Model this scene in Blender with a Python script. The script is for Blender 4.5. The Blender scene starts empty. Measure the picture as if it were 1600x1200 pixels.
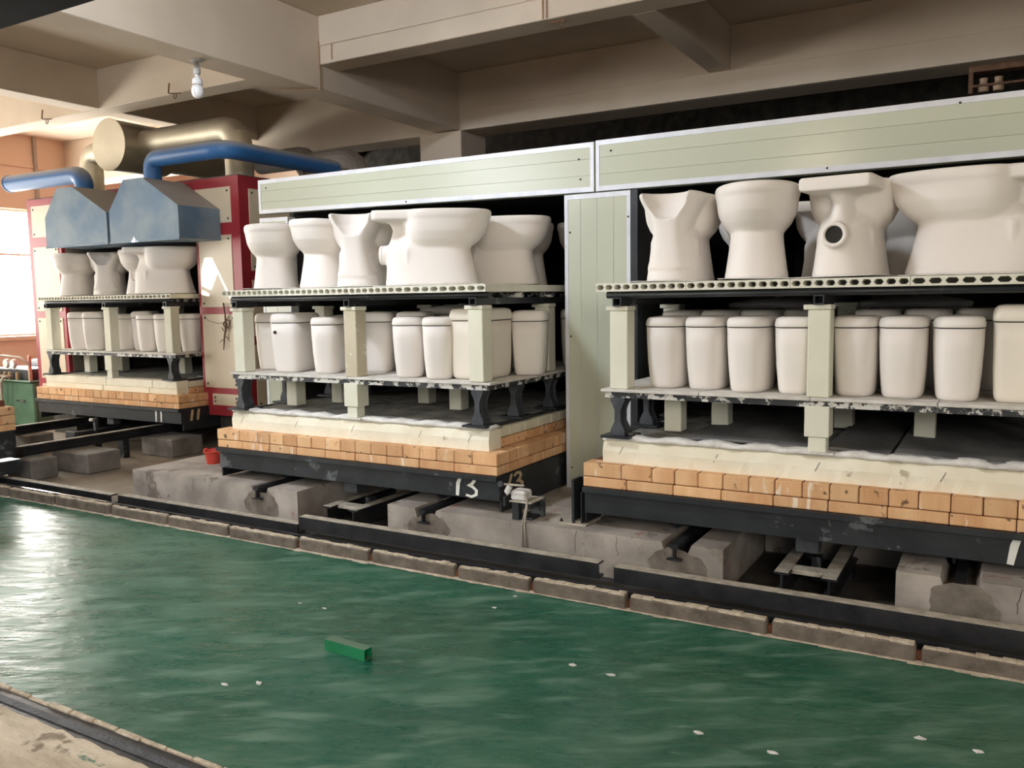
import bpy, math, random
from mathutils import Vector, Matrix
random.seed(7)
C = bpy.context.scene.collection
PI = math.pi

# ------------------------------------------------------------------ camera
F_PX = 1319.65
YAW, PITCH, ROLL = -0.524606511, -0.100944905, -0.0152302286
CZ = 1.36
def cam_axes():
    cy, sy = math.cos(YAW), math.sin(YAW); cp, sp = math.cos(PITCH), math.sin(PITCH)
    cr, sr = math.cos(ROLL), math.sin(ROLL)
    f = Vector((sy*cp, cy*cp, sp)); r = Vector((cy, -sy, 0)); u = r.cross(f)
    return r*cr + u*sr, -r*sr + u*cr, f
r_, u_, f_ = cam_axes()
cam = bpy.data.objects.new('camera', bpy.data.cameras.new('camera')); C.objects.link(cam)
cam.matrix_world = Matrix(((r_.x, u_.x, -f_.x, 0), (r_.y, u_.y, -f_.y, 0), (r_.z, u_.z, -f_.z, CZ), (0, 0, 0, 1)))
cam.data.sensor_width = 36.0; cam.data.lens = F_PX/1600*36; cam.data.clip_start = 0.05
bpy.context.scene.camera = cam

# ------------------------------------------------------------------ world, lamps, exposure
sc = bpy.context.scene
sc.view_settings.view_transform = 'Standard'; sc.view_settings.look = 'None'
sc.view_settings.gamma = 1; sc.view_settings.use_curve_mapping = False
sc.view_settings.exposure = 0.12
w = bpy.data.worlds.new('world'); sc.world = w; w.use_nodes = True
w.node_tree.nodes['Background'].inputs[0].default_value = (0.78, 0.86, 1.0, 1)
w.node_tree.nodes['Background'].inputs[1].default_value = 0.28
def area(name, loc, target, sx, sy, power, col):
    l = bpy.data.lights.new(name, 'AREA'); l.shape = 'RECTANGLE'; l.size = sx; l.size_y = sy
    l.energy = power; l.color = col
    o = bpy.data.objects.new(name, l); C.objects.link(o); o.location = loc
    o.rotation_euler = (Vector(target)-Vector(loc)).to_track_quat('-Z', 'Y').to_euler()
    return o
area('skylight', (-3.75, 1.75, 3.55), (-3.45, 4.3, 1.1), 0.42, 0.42, 88, (0.82, 0.89, 1.0))
area('door_daylight', (-6.2, -1.6, 3.2), (-3.6, 4.2, 1.2), 1.6, 1.4, 75, (0.88, 0.93, 1.0))
lp = bpy.data.lights.new('hall_lamp', 'POINT'); lp.energy = 26; lp.shadow_soft_size = 0.06; lp.color = (1.0, 0.86, 0.68)
lo_ = bpy.data.objects.new('hall_lamp', lp); C.objects.link(lo_); lo_.location = (-1.62, 0.05, 2.62)
area('hall_daylight', (3.0, -4.5, 3.2), (-1.0, 4.0, 1.0), 3.0, 2.0, 270, (1.0, 0.93, 0.84))
WINDOW_STRENGTH = 15.0
sun = bpy.data.lights.new('sun', 'SUN'); sun.energy = 22.0; sun.angle = 0.002; sun.color = (1, 0.9, 0.76)
SUN_DIR = Vector((0.55, 0.62, -0.185)).normalized()      # the way the light travels
so = bpy.data.objects.new('sun', sun); C.objects.link(so)
so.rotation_euler = SUN_DIR.to_track_quat('-Z', 'Y').to_euler(); so.location = (-15, -4, 5)

# ------------------------------------------------------------------ materials
def nt(m):
    m.use_nodes = True
    return m.node_tree.nodes, m.node_tree.links, m.node_tree.nodes['Principled BSDF']
def ramp(N, stops):
    r = N.new('ShaderNodeValToRGB'); e = r.color_ramp.elements
    e[0].position, e[0].color = stops[0][0], (*stops[0][1], 1)
    e[1].position, e[1].color = stops[1][0], (*stops[1][1], 1)
    for p, c in stops[2:]:
        x = e.new(p); x.color = (*c, 1)
    return r
def mat(name, c1, c2=None, scale=4.0, rough=0.6, metal=0.0, bump=0.0, bscale=40.0, stretch=(1,1,1), rnd=0.0,
        chips=None, dust=None, spots=None, detail=5.0, spec=0.5, lo=0.35, hi=0.65, rough2=None):
    m = bpy.data.materials.new(name); N, L, B = nt(m)
    B.inputs['Roughness'].default_value = rough; B.inputs['Metallic'].default_value = metal
    B.inputs['Specular IOR Level'].default_value = spec
    tc = N.new('ShaderNodeTexCoord'); mp = N.new('ShaderNodeMapping'); mp.inputs['Scale'].default_value = stretch
    L.new(tc.outputs['Object'], mp.inputs['Vector'])
    oi = N.new('ShaderNodeObjectInfo')
    ad = N.new('ShaderNodeVectorMath'); ad.operation = 'ADD'
    cm = N.new('ShaderNodeCombineXYZ'); ml = N.new('ShaderNodeMath'); ml.operation = 'MULTIPLY'; ml.inputs[1].default_value = 23.0
    L.new(oi.outputs['Random'], ml.inputs[0]); L.new(ml.outputs[0], cm.inputs[0]); L.new(ml.outputs[0], cm.inputs[2])
    L.new(mp.outputs[0], ad.inputs[0]); L.new(cm.outputs[0], ad.inputs[1])
    vec = ad.outputs[0]
    nz = N.new('ShaderNodeTexNoise'); nz.inputs['Scale'].default_value = scale; nz.inputs['Detail'].default_value = detail
    L.new(vec, nz.inputs['Vector'])
    rp = ramp(N, [(lo, c1), (hi, c2 or c1)]); L.new(nz.outputs[0], rp.inputs[0])
    col = rp.outputs[0]
    if rnd:
        hs = N.new('ShaderNodeHueSaturation'); mr = N.new('ShaderNodeMapRange')
        mr.inputs['To Min'].default_value = 1-rnd; mr.inputs['To Max'].default_value = 1+rnd
        L.new(oi.outputs['Random'], mr.inputs[0]); L.new(mr.outputs[0], hs.inputs['Value']); L.new(col, hs.inputs['Color']); col = hs.outputs[0]
    if chips:                                             # (colour, noise scale, threshold)
        n2 = N.new('ShaderNodeTexNoise'); n2.inputs['Scale'].default_value = chips[1]; n2.inputs['Detail'].default_value = 6
        n2.inputs['Roughness'].default_value = 0.7
        L.new(vec, n2.inputs['Vector'])
        r2 = ramp(N, [(chips[2], (0, 0, 0)), (chips[2]+0.04, (1, 1, 1))]); L.new(n2.outputs[0], r2.inputs[0])
        mx = N.new('ShaderNodeMix'); mx.data_type = 'RGBA'; mx.inputs['B'].default_value = (*chips[0], 1)
        L.new(r2.outputs[0], mx.inputs['Factor']); L.new(col, mx.inputs['A']); col = mx.outputs['Result']
    if spots:
        n4 = N.new('ShaderNodeTexNoise'); n4.inputs['Scale'].default_value = spots[1]; n4.inputs['Detail'].default_value = 3
        ad4 = N.new('ShaderNodeVectorMath'); ad4.operation = 'ADD'; L.new(tc.outputs['Object'], ad4.inputs[0]); L.new(cm.outputs[0], ad4.inputs[1])
        L.new(ad4.outputs[0], n4.inputs['Vector'])
        r4 = ramp(N, [(spots[2], (0, 0, 0)), (spots[2]+0.05, (0.8, 0.8, 0.8))]); L.new(n4.outputs[0], r4.inputs[0])
        mx = N.new('ShaderNodeMix'); mx.data_type = 'RGBA'; mx.inputs['B'].default_value = (*spots[0], 1)
        L.new(r4.outputs[0], mx.inputs['Factor']); L.new(col, mx.inputs['A']); col = mx.outputs['Result']
    if dust:                                              # (colour, amount) dust lying on upward faces
        g = N.new('ShaderNodeNewGeometry'); sx = N.new('ShaderNodeSeparateXYZ'); L.new(g.outputs['Normal'], sx.inputs[0])
        mr = N.new('ShaderNodeMapRange'); mr.inputs['From Min'].default_value = 0.1; mr.inputs['From Max'].default_value = 0.8
        mr.inputs['To Max'].default_value = dust[1]; L.new(sx.outputs['Z'], mr.inputs[0])
        mx = N.new('ShaderNodeMix'); mx.data_type = 'RGBA'; mx.inputs['B'].default_value = (*dust[0], 1)
        L.new(mr.outputs[0], mx.inputs['Factor']); L.new(col, mx.inputs['A']); col = mx.outputs['Result']
    L.new(col, B.inputs['Base Color'])
    if rough2 is not None:
        mr = N.new('ShaderNodeMapRange'); mr.inputs['From Min'].default_value = lo; mr.inputs['From Max'].default_value = hi
        mr.inputs['To Min'].default_value = rough; mr.inputs['To Max'].default_value = rough2
        L.new(nz.outputs[0], mr.inputs[0]); L.new(mr.outputs[0], B.inputs['Roughness'])
    if bump:
        n3 = N.new('ShaderNodeTexNoise'); n3.inputs['Scale'].default_value = bscale; n3.inputs['Detail'].default_value = 6
        L.new(vec, n3.inputs['Vector'])
        b = N.new('ShaderNodeBump'); b.inputs['Strength'].default_value = bump; b.inputs['Distance'].default_value = 0.01
        L.new(n3.outputs[0], b.inputs['Height']); L.new(b.outputs[0], B.inputs['Normal'])
    return m
def emis(name, c, s):
    m = bpy.data.materials.new(name); m.use_nodes = True; N = m.node_tree.nodes; L = m.node_tree.links
    N.clear(); e = N.new('ShaderNodeEmission'); e.inputs[0].default_value = (*c, 1); e.inputs[1].default_value = s
    o = N.new('ShaderNodeOutputMaterial'); L.new(e.outputs[0], o.inputs[0]); return m

def floor_mat():
    m = bpy.data.materials.new('green_epoxy'); N, L, B = nt(m)
    tc = N.new('ShaderNodeTexCoord')
    def noise(rot, sx, sy, scale, detail, rough=.55, dist=0.0):
        mp = N.new('ShaderNodeMapping'); mp.vector_type = 'TEXTURE'
        mp.inputs['Rotation'].default_value = (0, 0, rot); mp.inputs['Scale'].default_value = (sx, sy, 1)
        L.new(tc.outputs['Object'], mp.inputs['Vector'])
        n = N.new('ShaderNodeTexNoise'); n.inputs['Scale'].default_value = scale; n.inputs['Detail'].default_value = detail
        n.inputs['Roughness'].default_value = rough; n.inputs['Distortion'].default_value = dist
        L.new(mp.outputs[0], n.inputs['Vector']); return n.outputs[0]
    def mix(fac, a, col):
        mx = N.new('ShaderNodeMix'); mx.data_type = 'RGBA'; mx.inputs['B'].default_value = (*col, 1)
        L.new(fac, mx.inputs['Factor']); L.new(a, mx.inputs['A']); return mx.outputs['Result']
    def mask(src, a, b, top):
        mr = N.new('ShaderNodeMapRange'); mr.interpolation_type = 'SMOOTHSTEP'
        mr.inputs['From Min'].default_value = a; mr.inputs['From Max'].default_value = b; mr.inputs['To Max'].default_value = top
        L.new(src, mr.inputs[0]); return mr.outputs[0]
    base = ramp(N, [(0.30, (0.004, 0.070, 0.040)), (0.70, (0.020, 0.125, 0.076))])
    n0 = noise(.6, 1.4, .8, 1.3, 4); L.new(n0, base.inputs[0]); col = base.outputs[0]
    strokes = noise(.55, 1.0, .30, 3.4, 6, .6, .3)          # sweeping strokes of dust
    col = mix(mask(strokes, .46, .72, .62), col, (0.155, 0.275, 0.205))
    fine = noise(.35, .7, .12, 6.0, 5, .6)
    col = mix(mask(fine, .56, .76, .40), col, (0.21, 0.33, 0.26))
    film = noise(0, 2.2, 2.2, 1.2, 2)
    col = mix(mask(film, .45, .65, .35), col, (0.10, 0.185, 0.125))
    L.new(col, B.inputs['Base Color'])
    rr = N.new('ShaderNodeMapRange'); rr.inputs['From Min'].default_value = .35; rr.inputs['From Max'].default_value = .70
    rr.inputs['To Min'].default_value = .22; rr.inputs['To Max'].default_value = .42
    L.new(strokes, rr.inputs[0]); L.new(rr.outputs[0], B.inputs['Roughness'])
    B.inputs['Specular IOR Level'].default_value = 0.42
    bn = noise(.45, .34, .13, 1.9, 4, .5)
    b = N.new('ShaderNodeBump'); b.inputs['Strength'].default_value = 0.35; b.inputs['Distance'].default_value = 0.02
    L.new(bn, b.inputs['Height']); L.new(b.outputs[0], B.inputs['Normal'])
    return m
M = dict(
 floor=floor_mat(),
 tan_floor=mat('tan_floor', (0.17, 0.135, 0.10), (0.30, 0.245, 0.185), 2.5, 0.75, bump=0.2, bscale=30),
 dusty=mat('dusty_concrete', (0.42, 0.345, 0.25), (0.62, 0.54, 0.41), 5, 0.9, bump=1.0, bscale=16, stretch=(1, 2.2, 1), chips=((0.12, 0.20, 0.14), 3, 0.60), spots=((0.16, 0.12, 0.08), 9, 0.62)),
 block=mat('grey_concrete', (0.26, 0.23, 0.20), (0.47, 0.42, 0.365), 4, 0.85, bump=0.35, bscale=35, chips=((0.20, 0.17, 0.14), 3.0, 0.575), spots=((0.33, 0.17, 0.14), 7, 0.66)),
 stain=mat('damp_stain', (0.12, 0.10, 0.08), (0.22, 0.19, 0.155), 14, 0.8, bump=0.3),
 roofgrey=mat('dark_roof', (0.05, 0.048, 0.045), (0.10, 0.095, 0.09), 4, 0.9),
 darkconc=mat('dark_concrete', (0.13, 0.118, 0.105), (0.24, 0.22, 0.195), 6, 0.9, bump=0.4, bscale=35),
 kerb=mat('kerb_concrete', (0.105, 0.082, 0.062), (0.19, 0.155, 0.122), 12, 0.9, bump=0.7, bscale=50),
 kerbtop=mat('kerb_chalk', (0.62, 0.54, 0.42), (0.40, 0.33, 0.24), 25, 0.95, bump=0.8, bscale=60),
 plaster=mat('cream_plaster', (0.58, 0.49, 0.385), (0.66, 0.56, 0.45), 1.6, 0.85, bump=0.08, bscale=20),
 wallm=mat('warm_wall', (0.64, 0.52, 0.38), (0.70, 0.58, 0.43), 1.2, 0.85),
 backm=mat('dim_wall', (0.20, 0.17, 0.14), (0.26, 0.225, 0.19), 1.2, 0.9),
 black=mat('black_paint', (0.012, 0.014, 0.017), (0.024, 0.027, 0.031), 6, 0.45, bump=0.1, bscale=60, chips=((0.11, 0.118, 0.122), 4.5, 0.60)),
 chipped=mat('chipped_black', (0.014, 0.016, 0.019), (0.03, 0.033, 0.037), 6, 0.5, bump=0.3, bscale=60, chips=((0.62, 0.61, 0.56), 14, 0.51), stretch=(1, 1, 1)),
 blackrail=mat('dark_rail', (0.010, 0.011, 0.013), (0.03, 0.03, 0.032), 8, 0.38, bump=0.2),
 flatblack=mat('flat_black', (0.008, 0.008, 0.009), (0.014, 0.014, 0.015), 5, 0.95, spec=0.1),  # flat near-black on the girder and track bed
 shadedark=mat('painted_shade', (0.03, 0.027, 0.023), (0.07, 0.06, 0.05), 9, 0.95, bump=0.5),  # dark tone painting shade into pits, plinths and the rear hall
 worn=mat('worn_steel', (0.30, 0.27, 0.215), (0.50, 0.455, 0.37), 18, 0.75, metal=0.0, bump=0.2),
 iron=mat('cast_iron', (0.028, 0.032, 0.038), (0.06, 0.066, 0.075), 12, 0.6, metal=0.0, bump=0.4, bscale=70),
 brick=mat('fire_brick', (0.64, 0.34, 0.16), (0.78, 0.49, 0.26), 5, 0.85, bump=0.35, bscale=60, rnd=0.13, chips=((0.84, 0.70, 0.54), 6, 0.605), stretch=(1.8, 1.8, 0.35), spots=((0.05, 0.03, 0.02), 18, 0.645)),
 mortar=mat('mortar', (0.10, 0.035, 0.018), (0.16, 0.058, 0.028), 20, 0.95),
 cream=mat('cream_refractory', (0.86, 0.82, 0.67), (0.78, 0.72, 0.56), 4, 0.9, bump=0.9, bscale=14, lo=.42, hi=.62, spots=((0.42, 0.34, 0.22), 11, 0.68)),
 creamside=mat('cream_brick', (0.66, 0.62, 0.47), (0.74, 0.69, 0.54), 7, 0.9, bump=0.3, bscale=50, rnd=0.06),
 fibre=mat('white_fibre', (0.80, 0.79, 0.76), (0.62, 0.60, 0.56), 14, 0.95, bump=0.8, bscale=40),
 ash=mat('ash_bed', (0.17, 0.165, 0.15), (0.34, 0.33, 0.30), 7, 0.95, bump=0.8, bscale=35, chips=((0.45, 0.43, 0.40), 22, 0.69)),
 ashdark=mat('ash_board', (0.10, 0.102, 0.104), (0.19, 0.19, 0.185), 6, 0.9, bump=0.6, bscale=25, stretch=(1, 0.4, 1)),
 bisque=mat('raw_glaze', (0.80, 0.75, 0.70), (0.83, 0.785, 0.735), 3, 0.55, spec=0.25),
 bisque2=mat('raw_glaze_cream', (0.76, 0.70, 0.60), (0.79, 0.73, 0.64), 3, 0.55, spec=0.25, rnd=0.03),
 hole=mat('dark_hole', (0.02, 0.018, 0.016), None, 3, 0.9),
 post=mat('kiln_post', (0.68, 0.67, 0.54), (0.74, 0.73, 0.61), 5, 0.8, bump=0.25, bscale=30, rnd=0.05),
 postworn=mat('kiln_post_worn', (0.50, 0.44, 0.31), (0.56, 0.50, 0.37), 5, 0.8, bump=0.25, bscale=30, chips=((0.70, 0.70, 0.62), 11, 0.58)),
 batt=mat('kiln_batt', (0.68, 0.67, 0.56), (0.74, 0.73, 0.63), 8, 0.85, bump=0.2, bscale=60),
 shelf=mat('shelf_slab', (0.70, 0.68, 0.64), (0.55, 0.52, 0.47), 12, 0.85, bump=0.3, bscale=60),
 panel=mat('green_panel', (0.51, 0.535, 0.415), (0.54, 0.565, 0.445), 0.8, 0.21, spec=0.5),
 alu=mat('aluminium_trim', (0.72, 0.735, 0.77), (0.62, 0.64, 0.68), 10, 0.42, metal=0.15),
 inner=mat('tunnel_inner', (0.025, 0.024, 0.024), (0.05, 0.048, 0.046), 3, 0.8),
 red=mat('dark_red_paint', (0.30, 0.022, 0.032), (0.36, 0.030, 0.042), 3, 0.42),
 kpanel=mat('cream_sheet', (0.62, 0.52, 0.37), (0.66, 0.56, 0.41), 1.5, 0.42, bump=0.25, bscale=3.0),
 bolt=mat('bolt', (0.06, 0.055, 0.05), None, 3, 0.5, metal=0.6),
 hood=mat('blue_hood', (0.085, 0.165, 0.265), (0.20, 0.265, 0.315), 3.2, 0.6, dust=((0.36, 0.32, 0.27), 0.85), detail=3),
 pipe=mat('blue_pipe', (0.020, 0.115, 0.33), (0.035, 0.15, 0.38), 2.5, 0.45, dust=((0.40, 0.38, 0.34), 0.8)),
 silver=mat('galvanised', (0.56, 0.50, 0.38), (0.62, 0.56, 0.43), 5, 0.5, metal=0.55, dust=((0.42, 0.36, 0.29), 0.7)),
 silverdim=mat('dusty_duct', (0.25, 0.22, 0.20), (0.30, 0.27, 0.245), 4, 0.7, metal=0.2),
 shiny=mat('shiny_foil', (0.8, 0.8, 0.78), None, 4, 0.22, metal=0.9),
 redplastic=mat('red_plastic', (0.62, 0.065, 0.04), (0.52, 0.05, 0.032), 6, 0.5),
 machine=mat('machine_green', (0.05, 0.13, 0.075), (0.09, 0.19, 0.115), 4, 0.5),
 hose=mat('grey_hose', (0.42, 0.38, 0.31), (0.32, 0.29, 0.24), 10, 0.6),
 brass=mat('dull_brass', (0.36, 0.24, 0.12), (0.46, 0.33, 0.18), 10, 0.5, metal=0.4),
 white=mat('white_paint', (0.80, 0.80, 0.74), (0.70, 0.70, 0.64), 9, 0.7),
 tanpaint=mat('tan_paint', (0.62, 0.47, 0.28), (0.50, 0.38, 0.22), 12, 0.8),
 bulb=mat('opal_bulb', (0.84, 0.84, 0.86), None, 3, 0.35),
 bulbcap=mat('bulb_cap', (0.55, 0.54, 0.52), (0.45, 0.44, 0.42), 8, 0.5),
 rust=mat('rusty_hook', (0.12, 0.06, 0.035), (0.20, 0.11, 0.06), 20, 0.8),
 conduit=mat('old_conduit', (0.38, 0.24, 0.15), (0.48, 0.34, 0.23), 8, 0.7),
 twig=mat('dry_twig', (0.13, 0.075, 0.045), (0.20, 0.125, 0.08), 25, 0.9),
 greentube=mat('green_tube', (0.006, 0.17, 0.06), (0.010, 0.22, 0.085), 6, 0.5, dust=((0.13, 0.17, 0.13), 0.75)),
 frame=mat('window_frame', (0.75, 0.62, 0.45), None, 3, 0.6),
 glass=emis('bright_window', (1.0, 0.97, 0.90), WINDOW_STRENGTH),
)

# ------------------------------------------------------------------ mesh builder
class MB:
    def __init__(s): s.v = []; s.f = []; s.T = None
    def add(s, vs, fs):
        n = len(s.v)
        s.v += [tuple(s.T @ Vector(p)) if s.T else tuple(p) for p in vs]
        s.f += [tuple(i+n for i in f) for f in fs]
        return s
    def box(s, x0, x1, y0, y1, z0, z1, c=0.0):
        if x0 > x1: x0, x1 = x1, x0
        if y0 > y1: y0, y1 = y1, y0
        if z0 > z1: z0, z1 = z1, z0
        if c <= 0:
            v = [(x, y, z) for x in (x0, x1) for y in (y0, y1) for z in (z0, z1)]
            return s.add(v, [(0,1,3,2),(4,6,7,5),(0,4,5,1),(2,3,7,6),(0,2,6,4),(1,5,7,3)])
        c = min(c, (x1-x0)*.45, (y1-y0)*.45, (z1-z0)*.45)
        X = (x0, x1); Y = (y0, y1); Z = (z0, z1); d = (c, -c); v = []; ix = {}
        for i in (0, 1):
            for j in (0, 1):
                for k in (0, 1):
                    for a in range(3):
                        p = [X[i], Y[j], Z[k]]
                        e = [d[i], d[j], d[k]]
                        for b in range(3):
                            if b != a: p[b] += e[b]
                        ix[i, j, k, a] = len(v); v.append(tuple(p))
        f = []
        for i in (0, 1):
            q = [ix[i,0,0,0], ix[i,1,0,0], ix[i,1,1,0], ix[i,0,1,0]]; f.append(q[::-1] if i == 0 else q)
            q = [ix[0,i,0,1], ix[0,i,1,1], ix[1,i,1,1], ix[1,i,0,1]]; f.append(q[::-1] if i == 0 else q)
            q = [ix[0,0,i,2], ix[1,0,i,2], ix[1,1,i,2], ix[0,1,i,2]]; f.append(q[::-1] if i == 0 else q)
        for i in (0, 1):
            for j in (0, 1):
                q = [ix[i,j,0,0], ix[i,j,1,0], ix[i,j,1,1], ix[i,j,0,1]]; f.append(q if i == j else q[::-1])
                q = [ix[i,0,j,0], ix[i,1,j,0], ix[i,1,j,2], ix[i,0,j,2]]; f.append(q[::-1] if i == j else q)
                q = [ix[0,i,j,1], ix[1,i,j,1], ix[1,i,j,2], ix[0,i,j,2]]; f.append(q if i == j else q[::-1])
        for i in (0, 1):
            for j in (0, 1):
                for k in (0, 1):
                    q = [ix[i,j,k,0], ix[i,j,k,1], ix[i,j,k,2]]; f.append(q if (i+j+k) % 2 else q[::-1])
        return s.add(v, f)
    def prism(s, poly, axis, a, b):
        n = len(poly)
        def P(p, t): return {'x': (t, p[0], p[1]), 'y': (p[0], t, p[1]), 'z': (p[0], p[1], t)}[axis]
        v = [P(p, a) for p in poly] + [P(p, b) for p in poly]
        f = [tuple(range(n))[::-1], tuple(range(n, 2*n))] + [(i, (i+1) % n, (i+1) % n+n, i+n) for i in range(n)]
        return s.add(v, f)
    def loft(s, rings, cap0=True, cap1=True):
        n = len(rings[0]); v = [p for r in rings for p in r]; f = []
        for k in range(len(rings)-1):
            for i in range(n):
                j = (i+1) % n; f.append((k*n+i, k*n+j, (k+1)*n+j, (k+1)*n+i))
        if cap0: f.append(tuple(range(n))[::-1])
        if cap1: f.append(tuple(range((len(rings)-1)*n, len(rings)*n)))
        return s.add(v, f)
    def tube(s, pts, r, n=10, caps=True):
        pts = [Vector(p) for p in pts]; rings = []; up = None
        for i, p in enumerate(pts):
            a = pts[max(i-1, 0)]; b = pts[min(i+1, len(pts)-1)]
            d = (b-a).normalized()
            if up is None:
                up = Vector((0, 0, 1)) if abs(d.z) < 0.9 else Vector((0, 1, 0))
            sd = d.cross(up).normalized(); up = sd.cross(d).normalized()
            k = 1.0
            if 0 < i < len(pts)-1:
                c = (pts[i]-pts[i-1]).normalized().dot((pts[i+1]-pts[i]).normalized()); k = 1/max(0.5, math.sqrt((1+c)/2))
            rr = r[i] if isinstance(r, (list, tuple)) else r
            rings.append([tuple(p + (sd*math.cos(t) + up*math.sin(t))*rr) for t in [2*PI*j/n for j in range(n)]])
        return s.loft(rings, caps, caps)
    def cyl(s, a, b, r, n=16): return s.tube([a, b], r, n)
    def lathe(s, prof, c=(0, 0, 0), axis='z', n=20, closed=True):
        rings = []
        for r, h in prof:
            r = max(r, 1e-4)
            q = []
            for j in range(n):
                t = 2*PI*j/n; a, b = r*math.cos(t), r*math.sin(t)
                q.append({'z': (c[0]+a, c[1]+b, c[2]+h), 'x': (c[0]+h, c[1]+a, c[2]+b), 'y': (c[0]+b, c[1]+h, c[2]+a)}[axis])
            rings.append(q)
        return s.loft(rings, prof[0][0] < .002 or closed, prof[-1][0] < .002 or closed)
    def mesh(s, name, m, smooth=False, org=(0, 0, 0)):
        me = bpy.data.meshes.new(name)
        o = Vector(org); me.from_pydata([tuple(Vector(p)-o) for p in s.v], [], s.f)
        me.materials.append(m if not isinstance(m, str) else M[m])
        if smooth: me.shade_smooth()
        me.validate(); return me
    def build(s, name, m, parent=None, smooth=False, org=None):
        base = wloc(parent) if parent else Vector((0, 0, 0))
        if org is None:
            if parent: org = base
            else:
                xs = [p[0] for p in s.v]; ys = [p[1] for p in s.v]; zs = [p[2] for p in s.v]
                org = Vector(((min(xs)+max(xs))/2, (min(ys)+max(ys))/2, min(zs)))
        me = s.mesh(name, m, smooth, org)
        o = bpy.data.objects.new(name, me); C.objects.link(o); o.location = Vector(org)-base
        if parent: o.parent = parent
        return o
def wloc(o):
    v = Vector((0, 0, 0))
    while o: v += Vector(o.location); o = o.parent
    return v
def tag(o, label=None, cat=None, group=None, kind=None):
    if label: o['label'] = label
    if cat: o['category'] = cat
    if group: o['group'] = group
    if kind: o['kind'] = kind
    return o
def thing(name, label, cat, loc=(0, 0, 0), group=None):
    o = bpy.data.objects.new(name, None); o.empty_display_size = 0.1; C.objects.link(o); o.location = loc
    return tag(o, label, cat, group)
def struct(name, mb, m, smooth=False):
    return tag(mb.build(name, m, smooth=smooth, org=(0, 0, 0)), kind='structure')
def inst(name, me, loc, parent=None, rot=(0, 0, 0)):
    o = bpy.data.objects.new(name, me); C.objects.link(o)
    o.location = Vector(loc) - (wloc(parent) if parent else Vector((0, 0, 0))); o.rotation_euler = rot
    if parent: o.parent = parent
    return o
B = lambda *a: MB().box(*a)
def smooth_by_angle(o, ang=0.7):
    me = o.data; me.shade_smooth()
    import bmesh
    bm = bmesh.new(); bm.from_mesh(me)
    for e in bm.edges:
        if len(e.link_faces) == 2 and e.calc_face_angle(0) > ang: e.smooth = False
    bm.to_mesh(me); bm.free(); return o
def hollow_square(x0, x1, z0, z1, t, y0, y1, mb=None):
    mb = mb or MB()
    mb.box(x0, x1, y0, y1, z0, z0+t); mb.box(x0, x1, y0, y1, z1-t, z1)
    mb.box(x0, x0+t, y0, y1, z0+t, z1-t); mb.box(x1-t, x1, y0, y1, z0+t, z1-t)
    return mb

# ------------------------------------------------------------------ the hall
FX0, FX1, FY0 = -11.5, 7.0, -13.0
KERB_Y = 3.33
struct('floor', B(FX0, FX1, 1.60, KERB_Y+0.01, -0.1, 0.0), 'floor')
struct('floor_beyond_kerb', B(FX0, FX1, KERB_Y+0.01, 13.0, -0.12, -0.012), 'tan_floor')
g = MB()
nx, ny = 240, 14
for i in range(nx+1):
    for j in range(ny+1):
        x = -8.0+8.5*i/nx; y = 0.2+1.30*j/ny
        yy = y + (random.uniform(-.004, .004) if j == ny else 0)
        g.v.append((x, yy, 0.006+random.uniform(-.002, .004)+0.004*math.sin(x*3+y*7)))
for i in range(nx):
    for j in range(ny):
        a = i*(ny+1)+j; g.f.append((a, a+ny+1, a+ny+2, a+1))
struct('floor_near_strip', g, 'dusty', True)
struct('floor_near_base', B(FX0, FX1, FY0, 1.60, -0.1, -0.03), 'tan_floor')
# near transfer rail set in the floor
nr = thing('transfer_rail', 'dark sunken steel rail along the near edge of the green floor', 'rail', (-2.5, 1.53, -0.02))
MB().box(-8, 1.5, 1.48, 1.585, -0.03, 0.001).build('rail_web', 'blackrail', nr)
MB().box(-8, 1.5, 1.525, 1.555, 0.001, 0.004).build('rail_head', 'iron', nr)
gb = MB()
for i in range(60):
    x = -7.2+i*0.12; gb.box(x, x+0.115, 1.585+random.uniform(-.003, .003), 1.60+random.uniform(-.003, .006), -0.03, 0.006+random.uniform(0, .006), 0.004)
tag(gb.build('mortar_edging', 'kerbtop', nr), kind='stuff')
# kerb with separate stones
kb = struct('kerb', B(-7.2, 1.6, KERB_Y+0.012, KERB_Y+0.034, -0.05, 0.040), 'mortar')
js = [-6.7, -6.1, -5.55, -4.95, -4.391, -3.85, -3.308, -2.799, -2.258, -1.84, -1.361, -0.755, -0.215, 0.32, 0.85, 1.4]
for a, b in zip(js[:-1], js[1:]):
    h = 0.062+random.uniform(-.004, .006); y0 = KERB_Y+random.uniform(-.006, .004)
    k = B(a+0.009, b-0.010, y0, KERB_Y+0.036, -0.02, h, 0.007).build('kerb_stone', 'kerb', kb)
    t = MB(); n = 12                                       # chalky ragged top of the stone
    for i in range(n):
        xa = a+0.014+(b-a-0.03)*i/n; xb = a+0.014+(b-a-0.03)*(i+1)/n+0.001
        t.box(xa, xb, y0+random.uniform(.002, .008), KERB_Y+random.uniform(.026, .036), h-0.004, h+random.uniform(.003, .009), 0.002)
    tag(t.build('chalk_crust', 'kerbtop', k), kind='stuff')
# skirt of dust at the kerb foot
sk = MB()
for i in range(160):
    x = -6.7+i*0.052; d = 0.012+0.016*abs(math.sin(i*0.7))*random.random()
    sk.add([(x, KERB_Y-d, 0.0015), (x+0.052, KERB_Y-d*0.9, 0.0015), (x+0.052, KERB_Y+.01, 0.007), (x, KERB_Y+.01, 0.007)], [(0, 1, 2, 3)])
tag(sk.build('kerb_dust', 'kerbtop', kb), kind='stuff')

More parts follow.
